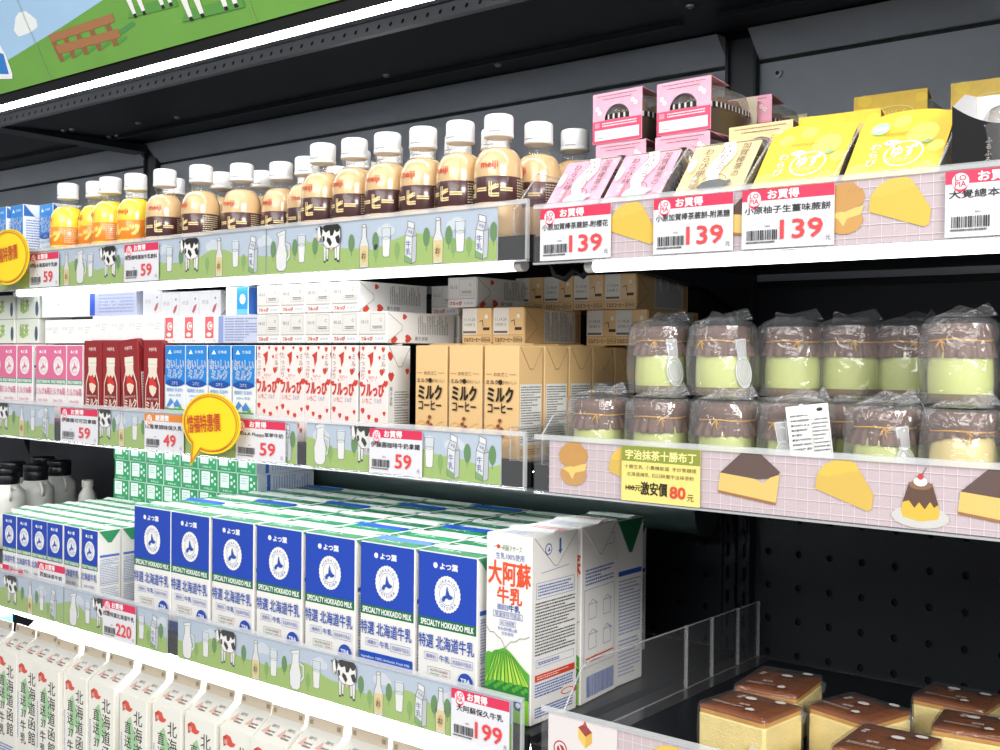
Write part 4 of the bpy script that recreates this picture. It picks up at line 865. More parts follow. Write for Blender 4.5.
# plain blue milk
def oi_front(c, w, h):
    B = '#2586d6'; c.rect(.0005, h*.55, w-.0005, h-.0005, B)
    c.poly([(w*.14, h*.9), (w*.24, h*.95), (w*.34, h*.9)], '#f2f7fb').text('北海道', w*.62, h*.925, .0042, '#f2f7fb', w=w*.4)
    for b, col in ((.04, '#f4f9fd'), (.0, '#1b5fb4')):
        c.text('おいしい', w*.5, h*.785, .013, col, w=w*.86, bold=b); c.text('ミルク', w*.5, h*.675, .013, col, w=w*.7, bold=b)
    c.oval(w*.5, h*.565, w*.46, h*.042, '#1d50a8').text('コクと', w*.5, h*.565, .005, '#f2f7fb', w=w*.3)
    c.text('種類別 乳飲料', w*.5, h*.485, .0055, '#5b9bd6', w=w*.8); c.text('200ml 常温', w*.5, h*.425, .004, '#6fa8d8', w=w*.6)
    c.poly([(w*.05, h*.2), (w*.95, h*.2), (w*.95, h*.27), (w*.05, h*.28)], '#58a25a').poly([(w*.1, h*.29), (w*.3, h*.39), (w*.5, h*.33), (w*.62, h*.38), (w*.85, h*.29)], '#4f93d8').poly([(w*.2, h*.27), (w*.45, h*.34), (w*.5, h*.27)], '#e9eef4').poly([(w*.68, h*.26), (w*.78, h*.33), (w*.88, h*.26)], '#6cb45c', up=False)
def oi_side(c, d, h): c.rect(.001, h*.84, d-.001, h-.001, '#3c6fc4').lines(d*.1, h*.1, d*.9, h*.8, 20, '#7088c4', .5, 4, .002)
OI = carton(.0485, .039, FH, '#eef1f4', oi_front, oi_side, None, .024, '#dbe6f2', seam='#3b93dc', c=.0008)
for i, x in enumerate((-.6475, -.597, -.5435, -.4905)): thing('blue_milk_carton', OI, f'bright blue milk carton, {ORD[i]} from the left beside the dark red cartons' if i < 3 else 'bright blue milk carton just left of the strawberry milk cartons', 'carton', (x, .031, zm), (0, 0, rnd.uniform(-.03, .03)), 'bright blue milk cartons')
def oi_end(c, w, d): c.rect(.0005, .0005, w*.5, d-.0005, '#eef3f8').rect(w*.5, .0005, w-.0005, d-.0005, '#2f9be0').oval(w*.76, d*.55, w*.13, d*.18, '#f2f7fb').rect(w*.5, .0005, w-.0005, d*.2, '#6fc4ea').lines(w*.1, d*.4, w*.42, d*.8, 3, '#a9c2dc', .4, 3, .002)
OIE = carton(.0485, .039, FH, '#eef1f4', None, oi_side, oi_end, c=.0008)
OIB = carton(.05, .05, .125, '#eef1f4', oi_front, oi_side, None, .022, '#e4ecf4', c=.0008)
zt = ZT
for x, yy, lab in ((-1.176, .04, 'blue and white milk carton at the left edge of the top shelf'), (-1.1185, .04, 'blue and white milk carton in the middle of the top shelf trio'), (-1.062, .062, 'blue and white milk carton next to the yellow fruit bottles')):
    thing('blue_milk_carton', OIB, lab, 'carton', (x, yy, zt), (0, 0, -.08), 'blue milk cartons on the top shelf')
# dark red cocoa milk
def red_front(c, w, h):
    RD = '#93262b'; c.rect(.0005, .0005, w-.0005, h-.0005, RD); c.text('中部牛乳', w*.5, h*.90, .0055, '#e9c9c0', w=w*.42, bold=.02)
    b = [(.24, .02), (.76, .02), (.78, .5), (.64, .63), (.64, .78), (.36, .78), (.36, .63), (.22, .5)]
    c.poly([(w*x, h*y) for x, y in ((.1, .02), (.9, .02), (.88, .5), (.72, .64), (.72, .79), (.28, .79), (.28, .64), (.12, .5))], '#e9dccb'); c.rect(w*.26, h*.7, w*.74, h*.8, '#ece3d4').line([(w*.26, h*.735), (w*.74, h*.735)], .0006, '#b8ab98')
    c.poly([(w*.14, .001), (w*.86, .001), (w*.84, h*.49), (w*.7, h*.6), (w*.6, h*.56), (w*.5, h*.6), (w*.4, h*.56), (w*.3, h*.6), (w*.16, h*.49)], '#8a2226')
    c.poly([(w*a, h*b) for a, b in ((.32, .49), (.4, .55), (.58, .55), (.72, .47), (.66, .41), (.52, .37), (.36, .42))], '#f0ddc8').poly([(w*a, h*b) for a, b in ((.32, .49), (.34, .58), (.5, .58), (.7, .52), (.72, .47), (.5, .50))], '#d93a30')
    c.text('ミルク', w*.5, h*.27, .0125, '#f0e2d2', w=w*.66, bold=.03); c.text('ココア', w*.5, h*.165, .0125, '#f0e2d2', w=w*.66, bold=.03); c.text('種類別 乳飲料', w*.5, h*.345, .0035, '#e9c9c0', w=w*.6)
def red_side(c, d, h): c.rect(d*.1, h*.1, d*.92, h*.62, '#e3dcd6').lines(d*.14, h*.12, d*.88, h*.6, 16, '#6b5555', .5, 3, .002)
RED = carton(.0475, .039, .1335, '#93262b', red_front, red_side, None, .025, '#8c2429', seam='#8c2429', c=.0008)
for x, yy, ry, lab in ((-.8655, .031, 0, 'dark red cocoa carton beside the pink cartons'), (-.8173, .033, 0, 'dark red cocoa carton upright just left of the leaning one'), (-.7555, .0305, -.083, 'dark red cocoa carton leaning to the left'), (-.703, .031, 0, 'dark red cocoa carton beside the bright blue milk')):
    thing('cocoa_carton', RED, lab, 'carton', (x, yy, zm + (.0022 if ry else 0)), (0, ry, 0), 'dark red cocoa cartons')
# pink cartons
PNK = carton(.0462, .039, FH, '#f2eeec', y_front('#e0709a', '#4c9a78', '#d77a9e', line='ミルク&苺', simple=True), y_side('#6a5cb0', green='#f0e6ea', h0=.7), None, .022, '#f0e6ea', seam='#f0c8d6', c=.0008)
for i, x in enumerate((-1.265, -1.216, -1.169, -1.1248, -1.0733, -1.013, -.9665, -.917)):
    thing('pink_milk_carton', PNK, f'pink and white milk carton, {ORD[7-i]} to the left of the dark red cocoa cartons' if i < 7 else 'pink and white milk carton right against the dark red cocoa cartons', 'carton', (x, .031, zm), (0, 0, rnd.uniform(-.02, .04)), 'pink and white milk cartons')
# second and third layers on top
def wend(stripe=None):
    def f(c, w, d):
        c.rect(.0005, .0005, w-.0005, d-.0005, '#f0eeec')
        if stripe: c.rect(.001, d*.18, w*.44, d-.0008, stripe).oval(w*.26, d*.64, w*.13, d*.16, '#f6ecea').text('C', w*.27, d*.64, d*.2, stripe, bold=.03).oval(w*.22, d*.32, w*.12, d*.08, '#f6ecea', up=False); c.text('いちご', w*.5, d*.09, d*.1, '#dc6a6c', w=w*.7)
        else: c.text('10.20', w*.3, d*.62, d*.12, '#b9b6b4', w=w*.3).lines(w*.55, d*.4, w*.9, d*.7, 3, '#c9c6c4', .4, 3, .002)
    return f
def gend(c, w, d):
    c.rect(.0005, .0005, w-.0005, d-.0005, '#cfcfd2').frame(w*.56, d*.1, w*.95, d*.95, .0004, '#b2b2b8').text('09.28', w*.28, d*.55, d*.16, '#9a9aa0', w=w*.3)
    c.poly([(w*.62, d*.2), (w*.72, d*.42), (w*.86, d*.5), (w*.8, d*.28), (w*.7, d*.12)], '#b05a68').oval(w*.78, d*.7, w*.04, d*.05, '#7a7a80', 8)
WE = carton(.0462, .0385, FH, '#f2f1ef', None, None, wend(), c=.0008); PE = carton(.0462, .0385, FH, '#f2f1ef', None, None, wend('#e2666c'), c=.0008); GE = carton(.0455, .037, FH, '#d9d9dc', None, None, gend, .02, '#cfcfd4', c=.0008)
zr = zm + .1297
for i in range(7): thing('white_drink_carton', WE, f'plain white carton lying end out on the pink row, {ORD[i]} from the left', 'carton', (-1.0 + .0478*i, .166, zr + (.0043 if i > 2 else 0)), (R(90), 0, 0), 'white lying cartons')
for i, x in enumerate((-.662, -.614, -.566)): thing('white_drink_carton', PE, f'carton lying with a pink stripe on its end, {ORD[i]} from the left', 'carton', (x, .166, zr), (R(90), 0, 0), 'pink striped lying cartons')
def lav(c, w, h): c.rect(.0005, .0005, w-.0005, h-.0005, '#c6cde4').rect(.0005, .0005, w*.12, h-.0005, '#8f9fd4').lines(w*.16, h*.06, w*.95, h*.92, 9, '#7f8cb8', .5, 3, .002); [c.line([(w*x, h*.02), (w*x, h*.98)], .0006, '#e3e8f4', up=False) for x in (.38, .62)]
LV = carton(.094, .039, .0385, '#d5daea', lav, c=.0008)
thing('drink_carton_pack', LV, 'lavender grey carton lying lengthwise on the bright blue milk', 'carton', (-.5025, .033, zr), (0, 0, 0))
thing('blue_milk_carton', OIE, 'blue and white carton lying end out on the lavender grey pack', 'carton', (-.512, .162, zr + .039), (R(90), 0, 0))
def longw(c, w, h): c.rect(.0005, .0005, w-.0005, h-.0005, '#eaf0f8').poly([(w*.7, h*.95), (w*.98, h*.95), (w*.98, h*.4)], '#d9d4e4').lines(w*.06, h*.7, w*.5, h*.85, 2, '#b9cbe4', .4, 3, .003).oval(w*.35, h*.55, .0016, .0016, '#5a6a9a', 8)
def longb(c, w, h): c.rect(.0005, .0005, w-.0005, h-.0005, '#b4bbd6').rect(.001, .001, w*.12, h-.001, '#2f58c8'); c.lines(w*.2, h*.1, w*.95, h*.9, 6, '#9099bc', .5, 3, .004); c.text('ミルク', w*.45, h*.5, h*.3, '#cdd3e6', w=w*.4)
LW = carton(.139, .05, .039, '#eef2f8', longw, c=.0008); LB = carton(.125, .05, .039, '#c4cade', longb, c=.0008)
thing('drink_carton_pack', LW, 'long white carton lying lengthwise, end of the upper layer below the lamp', 'carton', (-.9685, .044, zr + .0433), (0, 0, .02))
thing('drink_carton_pack', LB, 'blue grey carton with a bright blue band lying lengthwise below the lamp', 'carton', (-.8315, .044, zr + .0433), (0, 0, .02))
for i, x in enumerate((-.7355, -.688, -.641, -.594)): thing('grey_drink_carton', GE, f'grey carton lying end out in the upper layer, {ORD[i]} from the left', 'carton', (x, .175, zr + (.0433 if x < -.70 else .039)), (R(90), 0, .03), 'grey lying cartons')
def grn(c, w, h): c.rect(.0005, .0005, w-.0005, h-.0005, '#dfe5d8'); c.text('緑茶', w*.35, h*.55, h*.5, '#8cae52', w=w*.4, bold=.02); c.poly([(w*.15, h*.3), (w*.3, h*.2), (w*.5, h*.32), (w*.3, h*.4)], '#9fbc68'); c.oval(w*.9, h*.4, w*.07, h*.3, '#4a5a7c')
GR = carton(.0775, .06, .042, '#e3e8de', grn, c=.0008)
for x, z, lab in ((-1.181, 0, 'pale green and white carton on the pink row, lower left'), (-1.1, 0, 'pale green and white carton on the pink row, beside the white ends'), (-1.183, 1, 'pale green and white carton on top at the left edge'), (-1.098, 1, 'pale green and white carton on top beside the long white one')):
    thing('green_tea_carton', GR, lab, 'carton', (x, .05, zr + .0425*z), (0, 0, -.03), 'pale green cartons')

# ------------------------------------------------------------------ paper milk cartons with gable tops
def gable(w, d, h, full=True):
    b = MB(); P = ink('#eeece3', .42, coat=.1); b.box(-w/2, w/2, 0, d, 0, h, P, .0008)
    c = b.canvas((-w/2, 0, 0), (1, 0, 0), (0, 0, 1))
    if full:
        c.poly([(w*a, h*b_) for a, b_ in ((.10, .93), (.22, .955), (.34, .945), (.40, .91), (.50, .905), (.44, .88), (.34, .872), (.22, .882), (.12, .862))], '#d95a4a').poly([(w*.10, h*.93), (w*.2, h*.945), (w*.22, h*.885), (w*.12, h*.862)], '#c03c34').text('函', w*.19, h*.9, .007, '#f2e4dc')
        c.poly([(w*a, h*b_) for a, b_ in ((.28, .8), (.42, .84), (.52, .76), (.72, .66), (.66, .56), (.5, .6), (.4, .5), (.27, .55), (.33, .66))], '#a5cba0')
        c.vtext('北海道函館', w*.70, h*.905, .0245, '#1f1c1a', gap=1.02, wx=1.0); c.vtext('直送', w*.32, h*.80, .0205, '#1f1c1a', gap=1.05, wx=.95); c.text('37', w*.34, h*.525, .013, '#3c3a38', w=w*.22); c.vtext('牛乳', w*.32, h*.47, .0205, '#1f1c1a', gap=1.05, wx=.95)
        c.lines(w*.06, h*.3, w*.1, h*.7, 24, '#6f8cc8', .7, 3, .002); c.lines(w*.12, h*.1, w*.85, h*.2, 4, '#6f8cc8', .5, 4, .004)
    rz = h + .024; y2 = d/2
    b.prism([(.0012, h-.0006), (d-.0012, h-.0006), (y2+.001, rz), (y2-.001, rz)], -w/2+.0008, w/2-.0008, 'x', P)
    sl = Vector((0, y2-.001, rz-h)).normalized(); L = math.hypot(y2, .024)
    c = b.canvas((-w/2, .0012, h), (1, 0, 0), sl); c.h = .0004
    if full:
        for ox in (0, .46): c.poly([(w*(.1+ox), L*.3), (w*(.2+ox), L*.62), (w*(.26+ox), L*.4), (w*(.38+ox), L*.3)], '#e2b9ac').text('函館牛乳', w*(.36+ox), L*.62, .005, '#4b4845', w=w*.2).lines(w*(.24+ox), L*.22, w*(.46+ox), L*.46, 2, '#77736e', .5, 3, .003)
    for s in (-1, 1):
        g = [(s*(w/2-.0004), .004, h), (s*(w/2-.0004), d-.004, h), (s*(w/2-.0115), y2, rz-.004)]; b.add(g, [(0, 1, 2)], ink('#cdbf86', .5))
    r = MB(); r.prism([(y2-.0012, rz-.001), (y2+.0012, rz-.001), (y2+.0028, rz+.0145), (y2+.0008, rz+.0145)], -w/2+.0015, w/2-.0015, 'x', ink('#d9cbb4', .5))
    k = 26; sp = MB()
    c = r.canvas((-w/2, y2-.0014, rz), (1, 0, 0), (0, .12, .99)); c.h = .0003; c.rect(w*.08, .004, w*.17, .011, '#b9ab94').rect(w*.82, .004, w*.93, .011, '#b9ab94', up=False).lines(w*.09, .005, w*.16, .010, 2, '#6d6456', .5, 2, .001).lines(w*.83, .005, w*.92, .010, 2, '#6d6456', .5, 3, .001)
    return fix([('carton_body', b), ('top_ridge', r)])
GB = gable(.0712, .0712, .1985); GP = gable(.0712, .0712, .1985, False)
gx = [-1.2125, -1.137, -1.0635, -.988, -.9145, -.8405, -.7475, -.6655, -.586, -.504, -.430, -.3555, -.2775, -.2, -.1245, -.05]
for i, x in enumerate(gx): thing('paper_milk_carton', GB, f'white gable-top milk carton with black brush lettering, {ORD[i]} from the left in front' if i < 15 else 'white gable-top milk carton at the right end of the bottom row', 'carton', (x + rnd.uniform(-.001, .001), .029 + rnd.uniform(-.004, .004), .7305), (0, 0, rnd.uniform(-.02, .02)), 'gable-top cartons in the bottom row')
for i, x in enumerate(gx): thing('paper_milk_carton', GP, f'plain gable-top carton in the second bottom row behind the {ORD[i]} front one', 'carton', (x - .01, .128, .7305), (0, 0, rnd.uniform(-.02, .02)), 'gable-top cartons in the second bottom row')
GBL = carton(.07, .07, .235, '#4aa3e6', None, None, lambda c, w, d: c.rect(.001, .001, w-.001, d-.001, '#3f9be4').lines(w*.2, d*.3, w*.8, d*.6, 2, '#dcecfa', .5, 3, .006), seam='#6ab6ee')
thing('blue_milk_carton', GBL, 'bright blue carton top under the lamp at the left edge below the rail', 'carton', (-1.285, .035, .7305))

# ------------------------------------------------------------------ white jugs with black lids
jb = MB(); JW = ink('#e6e4dc', .35, coat=.2)
jb.lathe([(0, 0), (.035, 0), (.038, .004), (.038, .106), (.0365, .115), (.030, .123), (.0262, .126), (.0255, .131), (.0225, .132), (.0225, .137)], JW, 28)
jb.tube([(.024, -.006, .128), (.034, -.012, .124), (.039, -.012, .112), (.034, -.01, .1)], .0035, JW)
jl = MB(); jl.lathe([(.0245, .132), (.0255, .133), (.0255, .148), (.0245, .150), (.0245, .151), (.0258, .152), (.0258, .163), (.0245, .1655), (0, .1655)], ink('#17181b', .35), 40, wob=lambda k, a: 1 + .01*math.cos(30*a))
JUG = fix([('jug_body', jb), ('lid', jl)])
for x, y, lab in ((-1.552, .315, 'white jug with black lid nearest the green carton stack'), (-1.525, .236, 'white jug with black lid in the middle of the front three'), (-1.60, .18, 'white jug with black lid at the left edge, in front'), (-1.605, .40, 'white jug with black lid at the back, right'), (-1.64, .31, 'white jug with black lid in the back row, middle'), (-1.71, .42, 'white jug with black lid at the very back'), (-1.69, .24, 'white jug with black lid behind the left front one')):
    thing('milk_jug', JUG, lab, 'jug', (x, y, zl), (0, 0, rnd.uniform(-.3, .3)), 'white jugs with black lids')
sb = MB(); sb.lathe([(0, 0), (.019, 0), (.02, .003), (.02, .085), (.018, .097), (.011, .108), (.011, .115)], JW, 24); sb.lathe([(.0202, .03), (.0204, .031), (.0204, .058), (.0202, .059)], ink('#b98a4e', .4), 24, cap=False); sb.lathe([(.0203, .05), (.0206, .051), (.0206, .066), (.0203, .067)], ink('#4a5a8c', .4), 24, cap=False)
sc = MB(); sc.lathe([(.0125, .113), (.0125, .126), (.011, .128), (0, .128)], ink('#e8e4da', .4), 24)
thing('small_white_bottle', [('bottle_body', sb), ('cap', sc)], 'small white bottle with brown label right of the jugs', 'bottle', (-1.505, .41, zl))

# ------------------------------------------------------------------ rice cakes in card sleeves
def sup(cx, cy, rx, ry, n=48, e=.5):
    return [(cx + rx*math.copysign(abs(math.cos(a))**e, math.cos(a)), cy + ry*math.copysign(abs(math.sin(a))**e, math.sin(a))) for a in (2*math.pi*i/n for i in range(n))]
def even(P, n):
    L = [0]
    for i in range(len(P)): L.append(L[-1] + math.dist(P[i], P[(i+1) % len(P)]))
    out = []; k = 0
    for j in range(n):
        t = L[-1]*j/n
        while L[k+1] < t: k += 1
        u = (t-L[k])/max(1e-9, L[k+1]-L[k]); a, b = P[k], P[(k+1) % len(P)]; out.append((a[0]+(b[0]-a[0])*u, a[1]+(b[1]-a[1])*u))
    return out
def loft(mb, layers, m, smooth=True, cap0=True, cap1=True):
    n = len(layers[0][0]); vs = [(p[0], p[1], z) for ps, z in layers for p in ps]
    mb.add(vs, [(k*n+i, k*n+(i+1) % n, k*n+n+(i+1) % n, k*n+n+i) for k in range(len(layers)-1) for i in range(n)], m, smooth)
    if cap0: mb.add(vs[:n], [tuple(range(n-1, -1, -1))], m)
    if cap1: mb.add(vs[-n:], [tuple(range(n))], m)
def tub(w, L, H):
    t = MB(); cy = L/2
    loft(t, [(sup(0, cy, w*.41, L*.43), .001), (sup(0, cy, w*.46, L*.475), H*.36), (sup(0, cy, w*.485, L*.495), H*.42), (sup(0, cy, w*.485, L*.495), H*.47)], ink('#4a3f38', .3, coat=.3), cap1=False)
    f = MB(); N = 120; P = even(sup(0, cy, w*.49, L*.497, 400), N); Q = even(sup(0, cy, w*.474, L*.485, 400), N)
    for i in range(N):
        pa, pb = P[i], P[(i+1) % N]; f.add([(*pa, H*.50), (*pb, H*.50), (*pb, H*.60), (*pa, H*.60)], [(0, 1, 2, 3)], ink('#cfcdc8', .3) if i % 3 == 0 else ink('#1e1b1a', .3))
    f.add([(*p, H*.60) for p in P] + [(*p, H*.60) for p in Q], [(i, (i+1) % N, N+(i+1) % N, N+i) for i in range(N)], ink('#3a3431', .3))
    m = MB(); r = random.Random(5); C1 = ink('#7a5232', .5, var=.3, vscale=120, bump=.3, bscale=150)
    for a in (-.2, .2):
        for b in (.25, .5, .75): m.lathe([(0, H*.86), (w*.1, H*.83), (w*.16, H*.7), (w*.17, H*.45), (0, H*.4)], C1, 14, w*a, L*b)
    d = MB(); loft(d, [(sup(0, cy, w*.475, L*.485), H*.60), (sup(0, cy, w*.46, L*.47), H*.78), (sup(0, cy, w*.42, L*.44), H*.94), (sup(0, cy, w*.36, L*.38), H*.97)], DOME, cap0=False)
    return [('tray', t), ('ridged_rim', f), ('rice_cakes', m), ('clear_lid', d)]
def sleeve(w, L, H, base, kind, bump_top=False, lean=True):
    s = MB(); P = ink(base, .45, coat=.1, var=.05, vscale=90); PR = {'pink': '#d8486a', 'tan': '#c9a86a', 'yellow': '#e0b21c'}[kind]; t = .0007
    y0, y1, zt_ = -.001, L*.94, H
    # front panel in two halves round the arched window, leaning slightly
    zb, r = H*.46, w*.26
    for sg in (-1, 1):
        arc = [(sg*r*math.cos(R(a)), zb + r*.95*math.sin(R(a))) for a in range(0, 91, 9)]
        s.prism([(sg*w/2, 0), (sg*w/2, zt_), (0, zt_)] + arc[::-1] + [(0, zb), (0, 0)] if kind != 'yellow' else [(sg*w/2, 0), (sg*w/2, zt_), (0, zt_), (0, 0)], y0-t, y0, 'y', P)
    c = s.canvas((-w/2, y0-t, 0), (1, 0, 0), (0, 0, 1))
    if kind != 'yellow':
        c.rect(.0003, H*.29, w-.0003, H*.455, PR).lines(w*.2, H*.32, w*.9, H*.42, 2, '#f2dfe2', .5, 3, .002).rect(w*.05, H*.32, w*.15, H*.42, '#e88a9c'); c.rect(.0003, .0005, w-.0003, H*.29, PR, up=False); c.rect(w*.05, H*.06, w*.95, H*.27, '#eee3e3'); c.lines(w*.1, H*.09, w*.24, H*.13, 1, '#8b7a7c', .6, 3, .001)
        c.lines(w*.1, H*.93, w*.9, H*.96, 1, '#7a5a5c', .6, 3, .002).lines(w*.2, H*.86, w*.8, H*.89, 1, '#7a5a5c', .6, 4, .002)
        for x, y in ((.1, .7), (.15, .62), (.88, .72), (.82, .78)):
            for k in range(5): c.oval(w*x + .0018*math.cos(k*1.257), H*y + .0018*math.sin(k*1.257), .0012, .0012, '#f7e8ea', 8, up=False)
    else:
        c.up()
        for x, y, rr in ((.15, .9, .1), (.8, .2, .12), (.4, .3, .09), (.92, .85, .08)): c.oval(w*x, H*y, min(w*rr, w*x, w*(1-x)), w*rr*.8, '#f2cf3a', 18, up=False)
        c.line(oval(w*.55, H*.62, w*.26, H*.12, 24), .0006, '#f7ecb4', True).text('おいしく', w*.55, H*.62, .0045, '#f7ecb4', w=w*.34).text('国産ゆずをたっぷり使用', w*.5, H*.36, .004, '#f7ecb4', w=w*.8)
    yb = y1 if lean else L*.5
    if lean: s.box(-w/2, w/2, y0, y1, zt_, zt_+t, P)
    else: s.prism([(-w/2, y0), (w/2, y0), (w*.47, L*.1), (w*.36, yb), (-w*.36, yb), (-w*.47, L*.1)], zt_, zt_+t, 'z', P)
    s.box(-w*.42, w*.42, y0, y1, -t, 0, P); s.box(-w*.44, w*.44, y1+L*.055, y1+L*.055+t, -t, zt_*.96, ink('#cfc5ab', .6))
    c = s.canvas((-w/2, y0, zt_+t), (1, 0, 0), (0, 1, 0)); l = y1-y0
    if not lean: return s
    if kind in ('pink', 'tan'):
        W = '#f6f2ee'; dk = '#4d3c36'; up_ = '#f7d9df' if kind == 'pink' else '#efdcae'
        c.up(); g = random.Random(2)
        for k in range(26): x, y = g.uniform(.06, .94), g.uniform(.05, .95); c.line([(w*x-.003, l*y), (w*x, l*y+.003), (w*x+.003, l*y), (w*x, l*y-.003)], .0004, up_, True, up=False)
        L1 = [(w*(.42 + .06*math.sin(t_*9)), l*t_) for t_ in [i/16 for i in range(17)]]; R1 = [(w*(.64 + .06*math.sin(t_*9 + .8)), l*t_) for t_ in [i/16 for i in range(17)]]
        c.poly(L1 + R1[::-1], W); c.vtext('広がる', w*.54, l*.95, .0125, dk, gap=.95); c.vtext('加賀棒茶の', w*.82, l*.96, .0095, dk, gap=1.05); c.vtext('わらび餅', w*.28, l*.92, .0105, dk, gap=1.0)
        c.poly(oval(w*.1, l*.62, w*.06, l*.13, 16), W); c.vtext('さくら', w*.1, l*.73, .006, dk)
        c.line(oval(w*.55, l*.31, w*.17, l*.1, 18, 0, 180), .0007, '#4a4648'); c.poly([(w*(.55 + a), l*b) for a, b in ((-.22, .2), (-.17, .28), (-.06, .32), (.08, .32), (.19, .28), (.24, .3), (.28, .25), (.2, .18), (.12, .14), (-.14, .14))], '#b9c6cc' if kind == 'pink' else '#5c5f60')
        c.rect(w*.2, l*.2, w*.29, l*.42, '#e2a7b4' if kind == 'pink' else '#a89a80').vtext('あん', w*.245, l*.41, .006, '#f7efe8')
    else:
        for x, y, rr in ((.12, .2, .12), (.85, .15, .13), (.72, .72, .17), (.2, .85, .09), (.45, .95, .1), (.9, .5, .09)): c.oval(w*x, l*y, min(w*rr, w*x, w*(1-x)), w*rr, '#f3dd66', 20, up=False)
        c.up(); c.line(oval(w*.58, l*.42, w*.2, l*.19, 30), .0016, '#f8f4e2', True); c.text('ゆず', w*.58, l*.46, .0155, '#f8f4e2', w=w*.26, bold=.02).text('ジンジャー', w*.56, l*.33, .006, '#f8f4e2', w=w*.28); c.poly(oval(w*.42, l*.6, w*.09, l*.045, 18), '#f6f3ea').text('木頭', w*.42, l*.6, .0055, '#6b6030')
        c.vtext('わらび', w*.26, l*.62, .0105, '#f8f4e2', bold=.01); c.lines(w*.3, l*.72, w*.62, l*.76, 2, '#a98a20', .5, 3, .002); c.poly([(w*.72, l*.56), (w*.8, l*.6), (w*.87, l*.57), (w*.8, l*.54)], '#8bbf8c')
        if bump_top: c.oval(w*.24, l*.84, w*.1, w*.1, '#a8dcae', 20).text('無添加', w*.24, l*.84, .005, '#f6f9f0', w=w*.13)
        if True:
            s.prism([(w*.42*math.cos(R(a)) + w*.0, y1-.0004 + w*.13*math.sin(R(a))) for a in range(0, 181, 10)], zt_, zt_+t, 'z', P)
            s.prism([(w*.5, y1-.0004), (w*.42, y1-.0004), (w*.36, y1 + .004), (w*.5, y1+.003)], zt_, zt_+t, 'z', P)
    return s
def ricepack(w, L, H, base, kind, b=False, bare=False, lean=False):
    ps = tub(w-.002, L, H-.002)
    return fix(ps + ([] if bare else [('card_sleeve', sleeve(w, L, H, base, kind, b, lean))]))
PW, PL, PH = .0675, .104, .0560
QL, QH, YL, YH = .084, .040, .088, .042
PK = ricepack(PW, PL, PH, '#eba9bd', 'pink'); TN = ricepack(.0715, PL, PH, '#e3cb98', 'tan')
YE = ricepack(.0815, PL, PH, '#e9c236', 'yellow')
QK = ricepack(PW, QL, QH, '#eba9bd', 'pink', lean=True); QT = ricepack(.0715, QL, QH, '#e3cb98', 'tan', lean=True); QY = ricepack(.0815, YL, YH, '#e9c236', 'yellow', lean=True); QY2 = ricepack(.0815, YL, YH, '#e9c236', 'yellow', True, lean=True); BARE = ricepack(PW, PL, PH, '#000000', 'pink', bare=True)
zs = 1.5768; th = R(50)
for pr, x, lab, rz in ((QK, .0685, 'pink sleeved rice cake pack leaning at the left end of the shelf', -.06), (QK, .1415, 'pink sleeved rice cake pack leaning beside the tan one', -.05), (QT, .2275, 'tan sleeved rice cake pack leaning between pink and yellow ones', -.03), (QY, .3155, 'yellow sleeved rice cake pack leaning beside the tan one', 0), (QY2, .4025, 'yellow sleeved rice cake pack with a mint dot, beside the black box', 0)):
    thing('rice_cake_pack', pr, lab, 'rice cake pack', (x, .0365 if pr in (QY, QY2) else .035, zs), (th, 0, 0), 'rice cake packs leaning in front')
lev = .0578
def st(pr, x, y, k, lab, rz=0.): thing('rice_cake_pack', pr, lab, 'rice cake pack', (x, y, zs + .0008 + lev*k), (0, 0, rz), 'rice cake packs stacked behind')
st(PK, .0655, .112, 0, 'pink rice cake pack at the bottom of the left pink stack'); st(PK, .0655, .112, 1, 'pink rice cake pack in the middle of the left pink stack', -.04); st(PK, .0605, .112, 2, 'pink rice cake pack on top of the left pink stack', -.06)
st(PK, .1435, .112, 0, 'pink rice cake pack at the bottom of the right pink stack'); st(PK, .1435, .112, 1, 'pink rice cake pack in the middle of the right pink stack', -.03); st(PK, .1445, .112, 2, 'pink rice cake pack on top of the right pink stack, lid in view', -.05)
st(TN, .229, .112, 0, 'tan rice cake pack at the bottom of the stack behind the leaning tan one'); st(TN, .234, .112, 1, 'tan rice cake pack lying just behind the leaning tan one', -.03)
for k in range(3): st(PK, .159, .2255, k, ['bottom pack of the hindmost pink stack', 'middle pack of the hindmost pink stack', 'pink rice cake pack half hidden behind the right pink stack, lid side in view'][k])
for k in range(3): st(BARE, .2215, .345, k, ['rice cake tub at the bottom under the two dark ones', 'rice cake tub in the middle under the dark one', 'dark rice cake tub without sleeve at the back'][k])
st(YE, .3165, .112, 0, 'yellow rice cake pack at the bottom behind the leaning yellow one'); st(YE, .3165, .112, 1, 'yellow rice cake pack lying behind the leaning yellow one without mint dot', .03)
st(YE, .404, .112, 0, 'yellow rice cake pack lying low behind the mint dot one')
for k in range(3): st(YE, .300, .298, k, ['bottom pack of the yellow stack at the back', 'middle pack of the yellow stack at the back', 'yellow rice cake pack on top of the back yellow stack'][k], .02)
for k in range(3): st(YE, .4065, .298, k, ['bottom pack of the back yellow stack by the black box', 'middle pack of the back yellow stack by the black box', 'yellow rice cake pack highest at the right, behind the black box'][k], .02)
